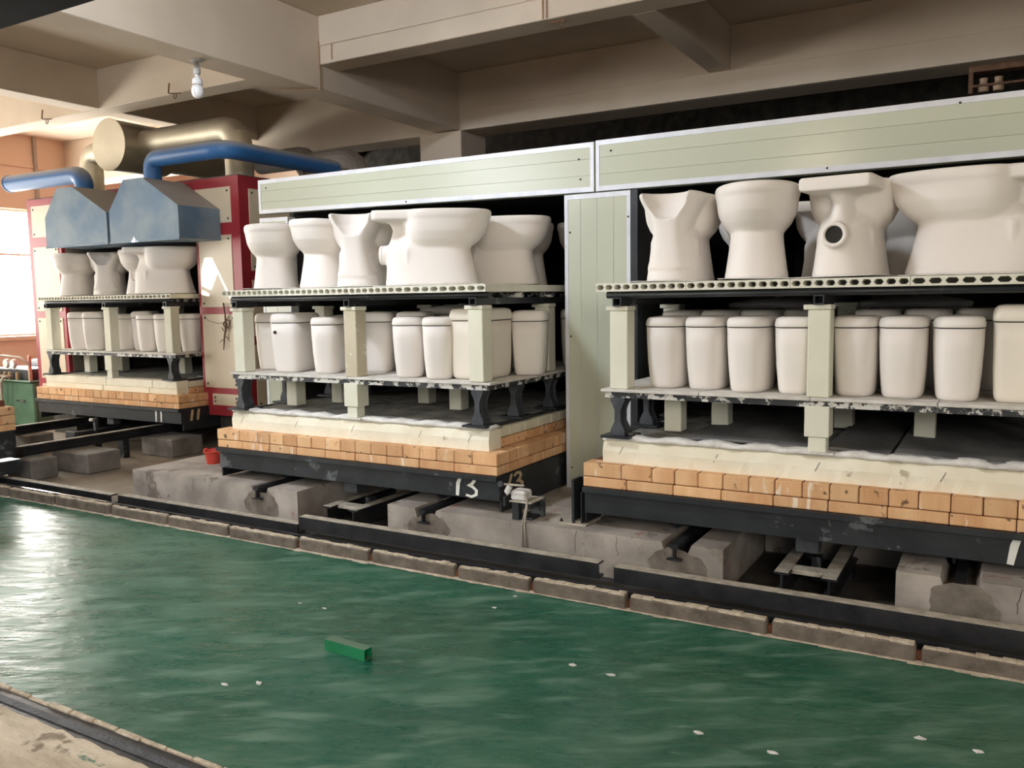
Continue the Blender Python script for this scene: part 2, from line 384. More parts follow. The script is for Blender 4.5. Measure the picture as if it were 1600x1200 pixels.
# transfer rails beyond the kerb (C channels, light worn tops)
def channel(x0, x1, y0, z0, z1, label, wtop=0.062):
    t = thing('channel_rail', label, 'rail', ((x0+x1)/2, y0, z0))
    MB().prism([(y0, z0), (y0+wtop, z0), (y0+wtop, z0+.008), (y0+.010, z0+.008), (y0+.010, z1-.008), (y0+wtop, z1-.008), (y0+wtop, z1), (y0, z1)], 'x', x0, x1).build('channel_web', 'blackrail', t)
    B(x0+.003, x1-.003, y0+.003, y0+wtop-.004, z1, z1+.0025).build('worn_top', 'worn', t)
    return t
channel(-3.46, -1.577, 3.50, 0.055, 0.128, 'black channel rail with pale worn top below the middle kiln car')
channel(-1.50, 1.6, 3.50, 0.050, 0.122, 'black channel rail below the right kiln car')
channel(-5.15, -3.50, 3.53, 0.015, 0.070, 'low black channel rail below the left end of the middle kiln car')
channel(-7.2, -5.22, 3.52, 0.0, 0.065, 'black channel rail nearest the left kiln car')
t = thing('running_rail', 'polished steel running rail in the dark gap behind the kerb', 'rail', (-3, 3.44, 0))
MB().prism([(3.425, -.012), (3.465, -.012), (3.465, -.004), (3.450, 0), (3.450, .03), (3.457, .033), (3.457, .045), (3.433, .045), (3.433, .033), (3.440, .03), (3.440, 0), (3.425, -.004)], 'x', -7.2, 1.6).build('rail_bar', 'blackrail', t)
B(-7.1, -5.15, 3.435, 3.455, .045, .047).build('polished_head', 'shiny', t)
struct('track_bed', B(-7.2, 1.6, KERB_Y+0.034, 3.50, -0.1, 0.0), 'flatblack')
struct('track_gutter', B(-5.2, 1.6, 3.50, 3.69, -0.1, -0.002), 'inner')

# ceiling slab and beams
SLAB = CZ+2.28
struct('ceiling', B(FX0, FX1, -4.0, 13.0, SLAB, SLAB+0.15), 'plaster')
def beam(x0, x1, y0, y1, zb, c=0.006): return struct('ceiling_beam', B(x0, x1, y0, y1, zb, SLAB, c), 'plaster')
ZB = CZ+1.9; ZG = CZ+1.71
b1 = beam(-4.84, FX1, 5.34, 5.58, ZB)
beam(FX0, -5.12, 5.34, 5.58, ZB)
g1 = beam(-5.12, -4.84, -4.0, 7.38, ZG)
b2 = beam(FX0, FX1, 7.38, 7.75, CZ+1.70)
MB().box(-4.79, FX1, 7.345, 7.38, CZ+1.70, CZ+1.90, 0.004).build('ledge', 'plaster', b2)
beam(-2.25, -2.07, 5.58, 7.38, ZB)
beam(2.6, 2.8, 5.58, 7.38, ZB)
beam(-7.95, -7.70, -4.0, 13.0, ZB+.006)
beam(FX0, FX1, 10.6, 10.9, ZB-.01)
struct('column', B(-5.30, -4.79, 7.32, 7.80, 0, CZ+1.70, 0.008), 'plaster')
beam(FX0, FX1, -2.7, -2.4, ZB)
# black girder near the camera, top left
t = thing('steel_girder', 'black steel girder crossing the top left corner below the large beam', 'girder', (-7, 2.5, 2.86))
GX0, GX1 = -10.9, -3.9
B(GX0, GX1, 2.36, 2.60, 2.872, 3.04).build('girder_web', 'flatblack', t)
B(GX0, GX1, 2.20, 2.75, 2.86, 2.872).build('bottom_flange', 'flatblack', t)
B(GX0, GX1, 2.20, 2.75, 3.04, 3.052).build('top_flange', 'flatblack', t)
for i in range(8): B(GX0+.3+i*.9, GX0+.31+i*.9, 2.22, 2.36, 2.873, 3.039).build('stiffener', 'flatblack', t)

# left wall with windows (bright outside)
WX = -11.5
w_z0, w_z1 = 0.95, CZ+1.30
wins = [(-3.2, -0.6), (0.3, 2.9), (3.9, 9.2)]
wl = MB()
GAP = (-2.6, -1.9, 3.0, 3.35)            # added wall opening to let the low sun in
# sun hole is computed further down; wall built around windows
def wall_with_holes(holes, y0, y1, z0, z1):
    ys = sorted({y0, y1, *[h[0] for h in holes], *[h[1] for h in holes]}); zs = sorted({z0, z1, *[h[2] for h in holes], *[h[3] for h in holes]})
    m = MB()
    for a, b in zip(ys[:-1], ys[1:]):
        for c, d in zip(zs[:-1], zs[1:]):
            if any(h[0] <= a and b <= h[1] and h[2] <= c and d <= h[3] for h in holes): continue
            m.box(WX-0.2, WX, a, b, c, d)
    return m
# patch of sun on the kiln front: follow the light back to the wall plane
def back_to_wall(x, z):
    p = Vector((x, 5.292, z)); q = p + SUN_DIR*((WX - .1 - x)/SUN_DIR.x); return (q.y, q.z)
patch = [(-6.23, 1.82), (-6.105, 1.62), (-6.23, 1.425), (-6.315, 1.44), (-6.30, 1.66)]
slit = [(-6.185, 1.78), (-6.175, 1.78), (-5.905, 1.345), (-5.925, 1.345)]
poly = [back_to_wall(*p) for p in patch]; poly2 = [back_to_wall(*p) for p in slit]
ys_ = [p[0] for p in poly+poly2]; zs_ = [p[1] for p in poly+poly2]
SH = (min(ys_)-.2, max(ys_)+.2, min(zs_)-.12, max(zs_)+.12)
holes = [(a, b, w_z0, w_z1) for a, b in wins] + [SH]
WALLTOP = 7.0
# unseen mask added in the opening, cut to shape the sun patch
from mathutils.geometry import tessellate_polygon
def inset(poly): return [Vector((0, a, b)) for a, b in poly]
outer = inset([(SH[0], SH[2]), (SH[1], SH[2]), (SH[1], SH[3]), (SH[0], SH[3])])
loops = [outer, inset(poly), inset(poly2)]
flat = [v for l in loops for v in l]; tris = tessellate_polygon(loops)
bl = MB(); bl.add([(WX-.1, v.y, v.z) for v in flat]+[(WX-.098, v.y, v.z) for v in flat], [tuple(t_) for t_ in tris]+[tuple(a+len(flat) for a in t_)[::-1] for t_ in tris])
wl = wall_with_holes(holes, FY0, 13.0, 0, WALLTOP)
WLo = struct('wall_left', wl, 'wallm')
bl.build('sun_mask', 'wallm', WLo)
B(WX, WX+0.02, FY0, 13, CZ+1.86, CZ+1.90).build('ledge', 'wallm', bpy.data.objects['wall_left'])
for n, (a, b) in enumerate(wins, 1):
    wn = tag(thing('window_%d' % n, None, None, (WX, (a+b)/2, w_z0)), kind='structure')
    wn_m = MB()
    k = 1; xs = [a+(b-a)*i/k for i in range(k+1)]
    for y in xs: wn_m.box(WX-.10, WX-.05, y-.01, y+.01, w_z0, w_z1)
    for z in (w_z0+.02, CZ+.69, w_z1-.02): wn_m.box(WX-.11, WX-.045, a, b, z-.012, z+.012)
    wn_m.build('window_frame', 'frame', wn)
    for y0, y1 in zip(xs[:-1], xs[1:]): B(WX-.135, WX-.125, y0, y1, w_z0, w_z1).build('pane', 'glass', wn)
    B(WX-.1, WX+.05, a-.05, b+.05, w_z0-.05, w_z0).build('window_sill', 'wallm', wn)
for a, b in ((-3.64, -2.97), (-1.04, -.34)): struct('pit_shade', B(a, b, 3.70, 4.44, -.011, -.004), 'shadedark')  # dark patches paint the shade down in the pits
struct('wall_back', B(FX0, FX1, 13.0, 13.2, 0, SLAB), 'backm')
struct('wall_shade_sheet', B(-8.3, FX1, 9.2, 9.3, 0, SLAB), 'shadedark')  # added dark sheet standing in for the unlit rear hall
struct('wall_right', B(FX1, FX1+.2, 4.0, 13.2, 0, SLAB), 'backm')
t = B(WX+.01, WX+.05, 6.93, 6.97, 0, SLAB).build('conduit', 'hose'); tag(t, 'grey vertical conduit on the left wall above the windows', 'pipe')

# ------------------------------------------------------------------ foundation blocks with rails
def block(x0, x1, y0, y1, top, notches, label, rails=True):
    t = thing('foundation_block', label, 'concrete block', ((x0+x1)/2, y0, 0))
    p = [(x0, 0), (x0, top)]
    for n in notches:
        p += [(n-.07, top), (n-.045, top-.075), (n+.045, top-.075), (n+.075, top)]
    p += [(x1, top), (x1, 0)]
    MB().prism(p, 'y', y0, y1).build('concrete_body', 'block', t)
    for n in notches:
        rr = random.uniform(.05, .08)
        st = MB(); pts = []; ph = random.uniform(0, 6)
        for i in range(48):
            a = 2*PI*i/48
            rr_ = 1+.10*math.sin(2*a+ph)+.05*math.sin(5*a+ph*2)+.03*math.sin(11*a)
            pts.append((n+.015+math.cos(a)*.135*rr_, max(.015, top-.115+math.sin(a)*.095*rr_)))
        st.v = [(px, y0-.0015, min(pz, top-.003)) for px, pz in pts]; st.f = [tuple(range(48))]
        st.build('damp_stain', 'stain', t)
    for q in range(int((x1-x0)/.45)):                     # hairline cracks in the front face
        cx_ = random.uniform(x0+.08, x1-.08); z_ = top-.004; m = MB(); L_ = []
        if any(abs(cx_-n) < .2 for n in notches): continue
        for w_ in range(6):
            L_.append((cx_, z_)); cx_ += random.uniform(-.010, .010); z_ -= random.uniform(.012, .03)
        for (ax, az), (bx_, bz) in zip(L_[:-1], L_[1:]):
            m.add([(ax-.0012, y0-.001, az), (ax+.0012, y0-.001, az), (bx_+.001, y0-.001, bz), (bx_-.001, y0-.001, bz)], [(3, 2, 1, 0)])
        m.build('crack', 'hole', t)
    return t
BT = 0.215
block(-5.20, -3.65, 3.69, 6.2, BT, [-3.97], 'long concrete block under the left side of the middle kiln car')
block(-2.96, -1.047, 3.69, 6.2, BT, [-2.70, -1.27], 'concrete block bridging the gap between the middle and right kiln cars')
block(-0.33, 1.9, 3.66, 6.2, BT+.02, [-0.10], 'concrete block at the right edge of the picture')
for (x0, x1, lab) in ((-3.64, -2.97, 'concrete cross wall at the back of the pit under the middle car'), (-1.04, -0.34, 'concrete cross wall at the back of the pit under the right car')):
    o = B(x0, x1, 4.45, 4.7, 0, BT-.01, .006).build('cross_wall', 'block'); tag(o, lab, 'concrete block')
RPROF = [(-.035, 0), (.035, 0), (.035, .006), (.005, .012), (.005, .055), (.020, .06), (.020, .078), (-.020, .078), (-.020, .06), (-.005, .055), (-.005, .012), (-.035, .006)]
def yrail(x, y0, y1, z, label):
    t = thing('car_rail', label, 'rail', (x, y0, z))
    MB().prism([(x+a, z+b) for a, b in RPROF], 'y', y0, y1).build('rail_bar', 'blackrail', t)
for x, lb in ((-3.97, 'left steel rail under the middle kiln car, its end showing in the block'), (-2.70, 'right steel rail under the middle kiln car, its end showing in the block'),
              (-1.27, 'left steel rail under the right kiln car, its end showing in the block'), (-0.10, 'steel rail in the block at the right edge of the picture')):
    yrail(x, 3.66, 6.15, BT-.074, lb)
# two lengths of channel lying in the pits (car pushers)
def pusher(xc, label, hw=.10, z1=.135):
    t = thing('car_pusher', label, 'steel frame', (xc, 3.75, 0))
    for s in (-1, 1):
        x = xc+s*hw
        MB().prism([(x-.03, .04), (x+.03, .04), (x+.03, .048), (x+.005, .052), (x+.005, z1-.012), (x+.035, z1-.008), (x+.035, z1), (x-.035, z1), (x-.035, z1-.008), (x-.005, z1-.012), (x-.005, .052), (x-.03, .048)], 'y', 3.74, 4.40).build('channel', 'blackrail', t)
        B(x-.03, x+.03, 3.74, 4.38, z1, z1+.003).build('dusty_top', 'worn', t)
        B(x-.03, x+.03, 4.2, 4.3, -.01, .045).build('foot', 'black', t)
    B(xc-hw+.03, xc+hw-.03, 3.80, 3.88, z1-.02, z1+.001, .002).build('cross_plate', 'worn', t)
    B(xc-.02, xc+.02, 4.0, 4.06, z1-.1, z1+.01).build('dog', 'black', t)
pusher(-3.36, 'pair of steel channels in the pit under the middle kiln car')
pusher(-0.70, 'pair of steel channels in the pit under the right kiln car')

# ------------------------------------------------------------------ kiln cars
_bm = {}
def brick_mesh(dx, dy, dz, m):
    k = (round(dx, 3), round(dy, 3), round(dz, 3), m)
    if k not in _bm:
        _bm[k] = MB().box(-dx/2, dx/2, -dy/2, dy/2, 0, dz, 0.0035).mesh('brick', m)
    return _bm[k]
def course(parent, along, a0, a1, fixed, sgn, z0, dz, lens, m='brick', depth=.10):
    """row of bricks; along='x' faces -Y at y=fixed, along='y' faces +X at x=fixed"""
    p = a0; i = 0
    while p < a1-0.01:
        l = lens[i % len(lens)]; i += 1
        if p+l > a1-0.045: l = a1-p
        g = 0.004; j = random.uniform(-.0015, .0015)
        if along == 'x':
            inst('brick', brick_mesh(l-g, depth, dz-g, m), (p+l/2, fixed+depth/2+j, z0+g/2), parent)
        else:
            inst('brick', brick_mesh(depth, l-g, dz-g, m), (fixed-depth/2+j, p+l/2, z0+g/2), parent)
        p += l
def ribbon(pts, wd, o, u, v, nrm, th=.0015):
    """flat brush stroke: pts in (u,v) plane at origin o"""
    m = MB(); o, u, v, nrm = map(Vector, (o, u, v, nrm))
    P = [Vector((a, b)) for a, b in pts]
    L = []; R = []
    for i, p in enumerate(P):
        a = P[max(0, i-1)]; b = P[min(len(P)-1, i+1)]; d = (b-a).normalized(); n = Vector((-d.y, d.x))
        ww = wd*(0.8 if i in (0, len(P)-1) else 1)/2
        L.append(p+n*ww); R.append(p-n*ww)
    for q in (L, R):
        for p in q: m.v.append(tuple(o+u*p.x+v*p.y+nrm*th))
    n = len(P); m.f = [(i, i+1, n+i+1, n+i) for i in range(n-1)]
    return m
GL1 = [(0.022, .14), (.005, .08), (.0, .0)]
THREE = [(.0, .115), (.018, .135), (.04, .128), (.048, .105), (.036, .083), (.018, .074), (.04, .066), (.058, .045), (.056, .018), (.034, .002), (.006, .010)]
def kiln_car(cx, y0, side_name, label, length=1.95, hw=1.07, side_course=True, marks=None, cream='slab', empty=False, dz=0.0):
    x0, x1 = cx-hw, cx+hw; y1 = y0+length
    t = thing('kiln_car', label, 'kiln car', (cx, y0+length/2, BT))
    # deck frame: front channel, sides, rear, cross members
    f = MB()
    f.prism([(y0+.01, .285), (y0+.05, .285), (y0+.05, .42), (y0-.022, .42), (y0-.022, .395), (y0+.01, .388)], 'x', x0+.005, x1+.005)
    f.prism([(y1-.05, .285), (y1-.01, .285), (y1-.01, .42), (y1-.05, .42)], 'x', x0, x1)
    f.box(x0, x0+.06, y0+.05, y1-.05, .30, .42); f.box(x1-.06, x1, y0+.05, y1-.05, .30, .42)
    for k in range(3): f.box(x0+.06, x1-.06, y0+.4+k*.5, y0+.46+k*.5, .32, .42)
    f.box(x0+.05, x1-.05, y0+.05, y1-.05, .385, .42)
    f.build('deck_frame', 'black', t)
    for s, x in ((-1, x0), (1, x1)):
        B(x-.006, x+.006, y0+.03, y1-.03, .222, .41).build('side_skirt', 'black', t)
    for sx in (-.62, .60):
        for yy in (y0+.22, y1-.35):
            wd = MB().lathe([(.02, -.05), (.045, -.05), (.045, -.03), (.085, -.03), (.10, -.028), (.10, -.018), (.082, -.016), (.082, .03), (.03, .034), (.02, .05)], (cx+sx, yy, BT+.088), 'x', 22)
            wd.build('wheel', 'iron', t, smooth=False)
    B(cx-.05, cx+.05, y0+.06, y0+.14, .21, .30, .004).build('coupling', 'iron', t)
    # core and courses
    B(x0+.105, x1-.097, y0+.105, y1-.02, .42, .648).build('mortar_core', 'mortar', t)
    B(x0+.012, x1-.012, y0+.012, y1-.012, .42, .538).build('mortar_bed', 'mortar', t)
    course(t, 'x', x0, x1, y0, -1, .420, .052, [.232, .236, .23, .234], depth=.11)
    course(t, 'x', x0, x1, y0, -1, .472, .070, [.205, .158, .112, .114, .116, .118, .115, .117, .114, .118, .116, .113, .118, .114, .118, .116, .19], depth=.11)
    course(t, 'y', y0+.11, y1, x1, 1, .420, .052, [.18, .23, .23], depth=.11)
    course(t, 'y', y0+.11, y1, x1, 1, .472, .070, [.115, .117, .23, .118, .115], depth=.11)
    if marks: marks(t, x0, x1, y0)
    if empty:
        course(t, 'y', y0+.11, y1, x1, 1, .542, .062, [.23, .23, .22], depth=.11)
        B(x0+.1, x1-.11, y0+.1, y1-.02, .50, .60).build('ash_bed', 'ash', t)
        return t
    # cream layer, inset
    ix0, ix1, iy = x0+.085, x1-.085, y0+.075
    top = .655
    n = 64
    if cream == 'slab':
        m = MB(); rings = []
        for i in range(n+1):
            x = ix0+(ix1-ix0)*i/n
            w1 = .006*math.sin(i*.55+cx)+.004*math.sin(i*1.7)+random.uniform(-.002, .002)
            w2 = .008*math.sin(i*.31+cx*2)+random.uniform(-.002, .002)
            rings.append([(x, iy-.018+w1*.5, .536+w2*.5), (x, iy-.020+w2*.4, .60), (x, iy-.008+w1*.3, top-.012+w1), (x, iy+.02, top+w1), (x, iy+.11, top-.004), (x, iy+.11, .536)])
        m.loft(rings); fc = m.build('plaster_facing', 'cream', t, smooth=False)
        for i, fx in enumerate((.05, .29, .52, .77, .94)):   # slanting nail slots
            x = ix0+(ix1-ix0)*fx; sl = MB()
            sl.add([(x-.012, iy-.0235, .585), (x-.009, iy-.0235, .585), (x+.010, iy-.0195, .625), (x+.007, iy-.0195, .625)], [(0, 1, 2, 3)])
            sl.build('anchor_slot', 'hole', fc)
        m = MB(); rings = []                               # ragged fibre strip on the front edge
        for i in range(n+1):
            x = ix0-.005+(ix1-ix0+.01)*i/n
            a = .012*abs(math.sin(i*.47+cx))+random.uniform(0, .006)
            rings.append([(x, iy-.012+a*.2, top-.004), (x, iy-.014+a*.3, top+.006+a), (x, iy+.04+a, top+.010+a), (x, iy+.09+2*a, top+.004), (x, iy+.09+2*a, top-.004)])
        m.loft(rings); tag(m.build('fibre_edge', 'fibre', t, smooth=True), kind='stuff')
    else:
        cuts = [0, .34, .385, .81, .84, 1.0]
        xs = [ix0, ix0+.98, ix0+1.66, ix1]
        for i in range(3):
            a, b = xs[i]+.003, xs[i+1]-.003
            B(a, b, iy-.02, iy+.11, .59, top+.008, .006).build('cream_block', 'cream', t)
            a2 = xs[i]+(-.05 if i else 0)+.003; b2 = xs[i+1]+(-.05 if i < 2 else 0)-.003
            B(a2, b2, iy-.018, iy+.11, .538, .59, .004).build('cream_block', 'cream', t)
    course(t, 'y', iy+.11, y1, ix1, 1, .540, .055, [.12, .175, .17, .175], m='brick', depth=.11)
    course(t, 'y', iy+.11, y1, ix1, 1, .595, .058, [.10, .17, .165, .17], m='creamside', depth=.11)
    B(ix0, ix0+.11, iy+.11, y1, .54, top-.004, .005).build('side_lining', 'creamside', t)
    # ash bed
    m = MB(); nx, ny = 44, 34; ax0, ax1, ay0, ay1 = ix0+.05, ix1-.05, iy+.06, y1-.05
    for i in range(nx+1):
        for j in range(ny+1):
            x = ax0+(ax1-ax0)*i/nx; y = ay0+(ay1-ay0)*j/ny
            m.v.append((x, y, top+.004+random.uniform(-.002, .004)+.004*math.sin(x*9)*math.sin(y*7)))
    m.f = [(i*(ny+1)+j, (i+1)*(ny+1)+j, (i+1)*(ny+1)+j+1, i*(ny+1)+j+1) for i in range(nx) for j in range(ny)]
    tag(m.build('ash_bed', 'ash', t, smooth=True), kind='stuff')
    B(ix1-.055, ix1-.03, iy+.02, y1, top, top+.012).build('edge_bar', 'black', t)
    B(ix0+.03, ix0+.055, iy+.02, y1, top, top+.012).build('edge_bar', 'black', t)
    return t

def marks13(t, x0, x1, y0):
    for k, (pts, off) in enumerate(((GL1, 0), (THREE, .032))):
        pts = [(a*1.15, b) for a, b in pts]
        ribbon(pts, .018 if k else .022, (x1-.262+off*1.5, y0+.008, .292), (1.15, 0, 0), (0, 0, .86), (0, -1, 0)).build('number_stroke', 'white', t)
        ribbon(pts, .022, (x1+.0065, y0+.105+off*1.9, .308), (0, 1.35, 0), (0, 0, .74), (1, 0, 0)).build('number_stroke', 'tanpaint', t)
def marks11(t, x0, x1, y0):
    for k in (0, .07):
        ribbon([(.0, .13), (.004, .07), (.0, .0)], .024, (x1-.335+k, y0+.008, .290), (1, 0, 0), (0, 0, .95), (0, -1, 0)).build('number_stroke', 'white', t)
        ribbon([(.02, .13), (.01, .07), (.0, .0)], .030, (x1+.0065, y0+.115+k*1.0, .304), (0, 1, 0), (0, 0, .76), (1, 0, 0)).build('number_stroke', 'tanpaint', t)
def marksA(t, x0, x1, y0):
    ribbon([(.03, .14), (.012, .08), (.0, .0)], .03, (0.068, y0+.008, .287), (1, 0, 0), (0, 0, .95), (0, -1, 0)).build('number_stroke', 'white', t)
YA = 3.77; AX = -0.71; BX = -3.35; CX = -7.395; YC = 4.98
kiln_car(BX, YA, 'B', 'middle kiln car, black deck painted 13, orange firebricks and a smooth cream layer', marks=marks13)
carA = kiln_car(AX, YA, 'A', 'right kiln car, the nearest and largest, cut off by the right edge of the picture', marks=marksA)
kiln_car(CX, YC, 'C', 'left kiln car under the blue hoods, with two strokes painted on its dark deck', hw=1.085, marks=marks11, cream='blocks')
kiln_car(-7.53, 1.55, 'D', 'bare kiln car cut off by the left edge of the picture', length=2.07, empty=True)
# dark boards lying on the right car's bed
for i, (a, b) in enumerate(((AX-.60, AX-.02), (AX+.06, AX+.32), (AX+.34, AX+.93))):
    o = MB(); n = 10; rings = []
    for j in range(n+1):
        x = a+(b-a)*j/n; dz = .006*math.sin(j/n*PI*1.3+i)
        rings.append([(x, YA+.14-.02*i, .668+dz), (x, YA+.14-.02*i, .680+dz), (x, YA+1.6, .684+dz), (x, YA+1.6, .668+dz)])
    o.loft(rings); o = o.build('ash_board', 'ashdark', carA)

# ------------------------------------------------------------------ racks of kiln furniture on the cars
def stand_mb(x, y, z0, z1, sw=.037, sd=.042):
    """cast iron I-shaped stand with flared ends"""
    m = MB()
    prof = [(-sw, 0), (sw, 0), (sw, .022), (sw*.72, .040), (sw*.42, .06), (sw*.42, .11), (sw*.72, .135), (sw, .15), (sw, .165), (-sw, .165), (-sw, .15), (-sw*.72, .135), (-sw*.42, .11), (-sw*.42, .06), (-sw*.72, .040), (-sw, .022)]
    k = (z1-z0)/.165
    m.prism([(x+a, z0+b*k) for a, b in prof], 'y', y-sd, y-sd+.012)
    m.prism([(x+a*.3, z0+b*k) for a, b in prof], 'y', y-sd+.012, y+sd-.012)
    m.prism([(x+a, z0+b*k) for a, b in prof], 'y', y+sd-.012, y+sd)
    m.box(x-sw*.9, x+sw*.9, y-sd+.002, y+sd-.002, z0+.001, z0+.02*k); m.box(x-sw*.9, x+sw*.9, y-sd+.002, y+sd-.002, z1-.02*k, z1-.001)
    return m
def batt_mb(x0, x1, y0, y1, z0, z1, n=10):
    """hollow batt: front wall with n rounded slots, real tunnels behind them"""
    m = MB(); cw = (x1-x0)/n; zc = (z0+z1)/2; hz = (z1-z0)*.29
    for k in range(n):
        a, b = x0+cw*k, x0+cw*(k+1); xc = (a+b)/2; hx = cw*.39
        inner = [(xc-hx, zc-hz*.2), (xc-hx*.6, zc-hz), (xc+hx*.6, zc-hz), (xc+hx, zc-hz*.2), (xc+hx, zc+hz*.2), (xc+hx*.6, zc+hz), (xc-hx*.6, zc+hz), (xc-hx, zc+hz*.2)]
        outer = [(a, z0+.3*(z1-z0)), (a, z0), (b, z0), (b, z0+.3*(z1-z0)), (b, z1-.3*(z1-z0)), (b, z1), (a, z1), (a, z1-.3*(z1-z0))]
        v = [(p[0], y0, p[1]) for p in outer]+[(p[0], y0, p[1]) for p in inner]+[(p[0], y0+.12, p[1]) for p in inner]
        f = [(i, (i+1) % 8, 8+(i+1) % 8, 8+i) for i in range(8)]+[(8+i, 8+(i+1) % 8, 16+(i+1) % 8, 16+i) for i in range(8)]+[tuple(range(16, 24))]
        m.add(v, f)
    v = [(x0, y0, z0), (x1, y0, z0), (x1, y0, z1), (x0, y0, z1), (x0, y1, z0), (x1, y1, z0), (x1, y1, z1), (x0, y1, z1)]
    m.add(v, [(0, 4, 5, 1), (1, 5, 6, 2), (2, 6, 7, 3), (3, 7, 4, 0), (4, 7, 6, 5)])
    return m
def rack(cx, y0, label, dz=0.0, worn_mid=False, depth=1.55, inner_w=1.0, low_caps=True, midoff=0.0):
    t = thing('kiln_shelf_rack', label, 'shelf rack', (cx, y0+.8, .665))
    xl, xr = cx-inner_w+.03, cx+inner_w-.03
    yf = y0+.075
    zst0, zst1 = .668, .865+dz*.3
    sh0, sh1 = .893+dz*.3, .908+dz*.3                      # lower shelf slab
    # stands under the lower shelf: cast iron at the sides
    for x in (xl+.06, xr-.06):
        for k, yy in enumerate((yf+.03, yf+.42, yf+.86, yf+1.3)):
            stand_mb(x, yy, zst0+.012, zst1).build('iron_stand', 'iron', t)
            B(x-.075, x+.075, yy-.08, yy+.08, zst0, zst0+.012).build('base_plate', 'black', t)
    # cream block stacks in the middle
    xm = cx+.03+midoff
    B(xm-.052, xm+.052, yf-.02, yf+.085, .735, zst1+.006, .003).build('post_block', 'post', t)
    B(xm-.036, xm+.040, yf-.012, yf+.06, .668, .735, .003).build('post_block', 'post', t)
    B(xm-.075, xm+.075, yf-.03, yf+.1, .660, .669, .002).build('foot_tile', 'fibre', t)
    for (xx, yy) in ((cx-.55, yf+.55), (cx+.03, yf+.75), (cx+.42, yf+.55), (cx-.72, yf+.30)):
        B(xx-.045, xx+.045, yy-.045, yy+.045, .672, zst1, .004).build('post_block', 'post', t)
    # lower frame: chipped black beams and slabs
    B(xl-.01, xr+.01, yf, yf+.03, zst1, sh0).build('front_beam', 'chipped', t)
    B(xr-.03, xr+.01, yf+.03, yf+depth, zst1, sh0).build('side_beam', 'chipped', t)
    B(xl-.01, xl+.03, yf+.03, yf+depth, zst1, sh0).build('side_beam', 'chipped', t)
    for k in range(3): B(xl+.03, xr-.03, yf+.45+k*.45, yf+.49+k*.45, zst1, sh0).build('cross_beam', 'black', t)
    n = 4
    for i in range(n):
        a = xl-.03+(xr-xl+.06)*i/n; b = xl-.03+(xr-xl+.06)*(i+1)/n
        for (ya, yb) in ((yf-.012, yf+.5), (yf+.503, yf+1.02), (yf+1.023, yf+depth)):
            B(a+.0015, b-.0015, ya+random.uniform(-.003, .003), yb, sh0, sh1+random.uniform(-.001, .001), .002).build('shelf_slab', 'shelf', t)
    # posts up to the top frame
    zp0, zp1 = sh1+.001, 1.292+dz
    k = 0
    for yy in (yf+.04, yf+.80):
        for x in (xl+.065, xm, xr-.065):
            m = 'postworn' if (worn_mid and k == 1) else 'post'; k += 1
            B(x-.047, x+.047, yy-.047, yy+.047, zp0, zp1, .004).build('kiln_post', m, t)
            B(x-.066, x+.05, yy-.052, yy+.052, zp1, zp1+.022, .003).build('post_cap', 'post', t)
            hollow_square(x-.022, x+.022, zp1+.022, zp1+.064, .006, yy-.07, yy+.05).build('tube_end', 'black', t)
    zr = zp1+.064
    for x in (xl+.065, xm, xr-.065): B(x-.018, x+.018, yf+.06, yf+depth, zp1+.026, zr-.002).build('depth_beam', 'black', t)
    for yy in (yf+.02, yf+.40, yf+.80, yf+1.2):
        MB().tube([(xl-.005, yy, zr+.0130), (xr+.005, yy, zr+.0130)], .0165, 12).build('cross_tube', 'chipped' if yy > yf+.1 else 'black', t, smooth=True)
    zb0 = zr+.030; zb1 = zb0+.040
    xs = [xl-.045, xl-.045+.455, xl-.045+.925, xl-.045+1.40, xr+.02]
    for i in range(4):
        batt_mb(xs[i]+.001, xs[i+1]-.001, yf-.03, yf+.44, zb0, zb1).build('perforated_batt', 'batt', t)
        B(xs[i]+.001, xs[i+1]-.001, yf+.442, yf+.92, zb0, zb1-.001, .002).build('batt', 'batt', t)
        B(xs[i]+.001, xs[i+1]-.001, yf+.922, yf+1.5, zb0, zb1-.001, .002).build('batt', 'batt', t)
    return sh1+.0015, zb1+.001
LA = rack(AX, YA, 'iron and cream block shelf rack on the right kiln car', 0.0)
LB = rack(BX, YA, 'iron and cream block shelf rack on the middle kiln car, its middle post peeling', 0.012, worn_mid=True)
LC = rack(CX, YC, 'iron and cream block shelf rack on the left kiln car', 0.020)

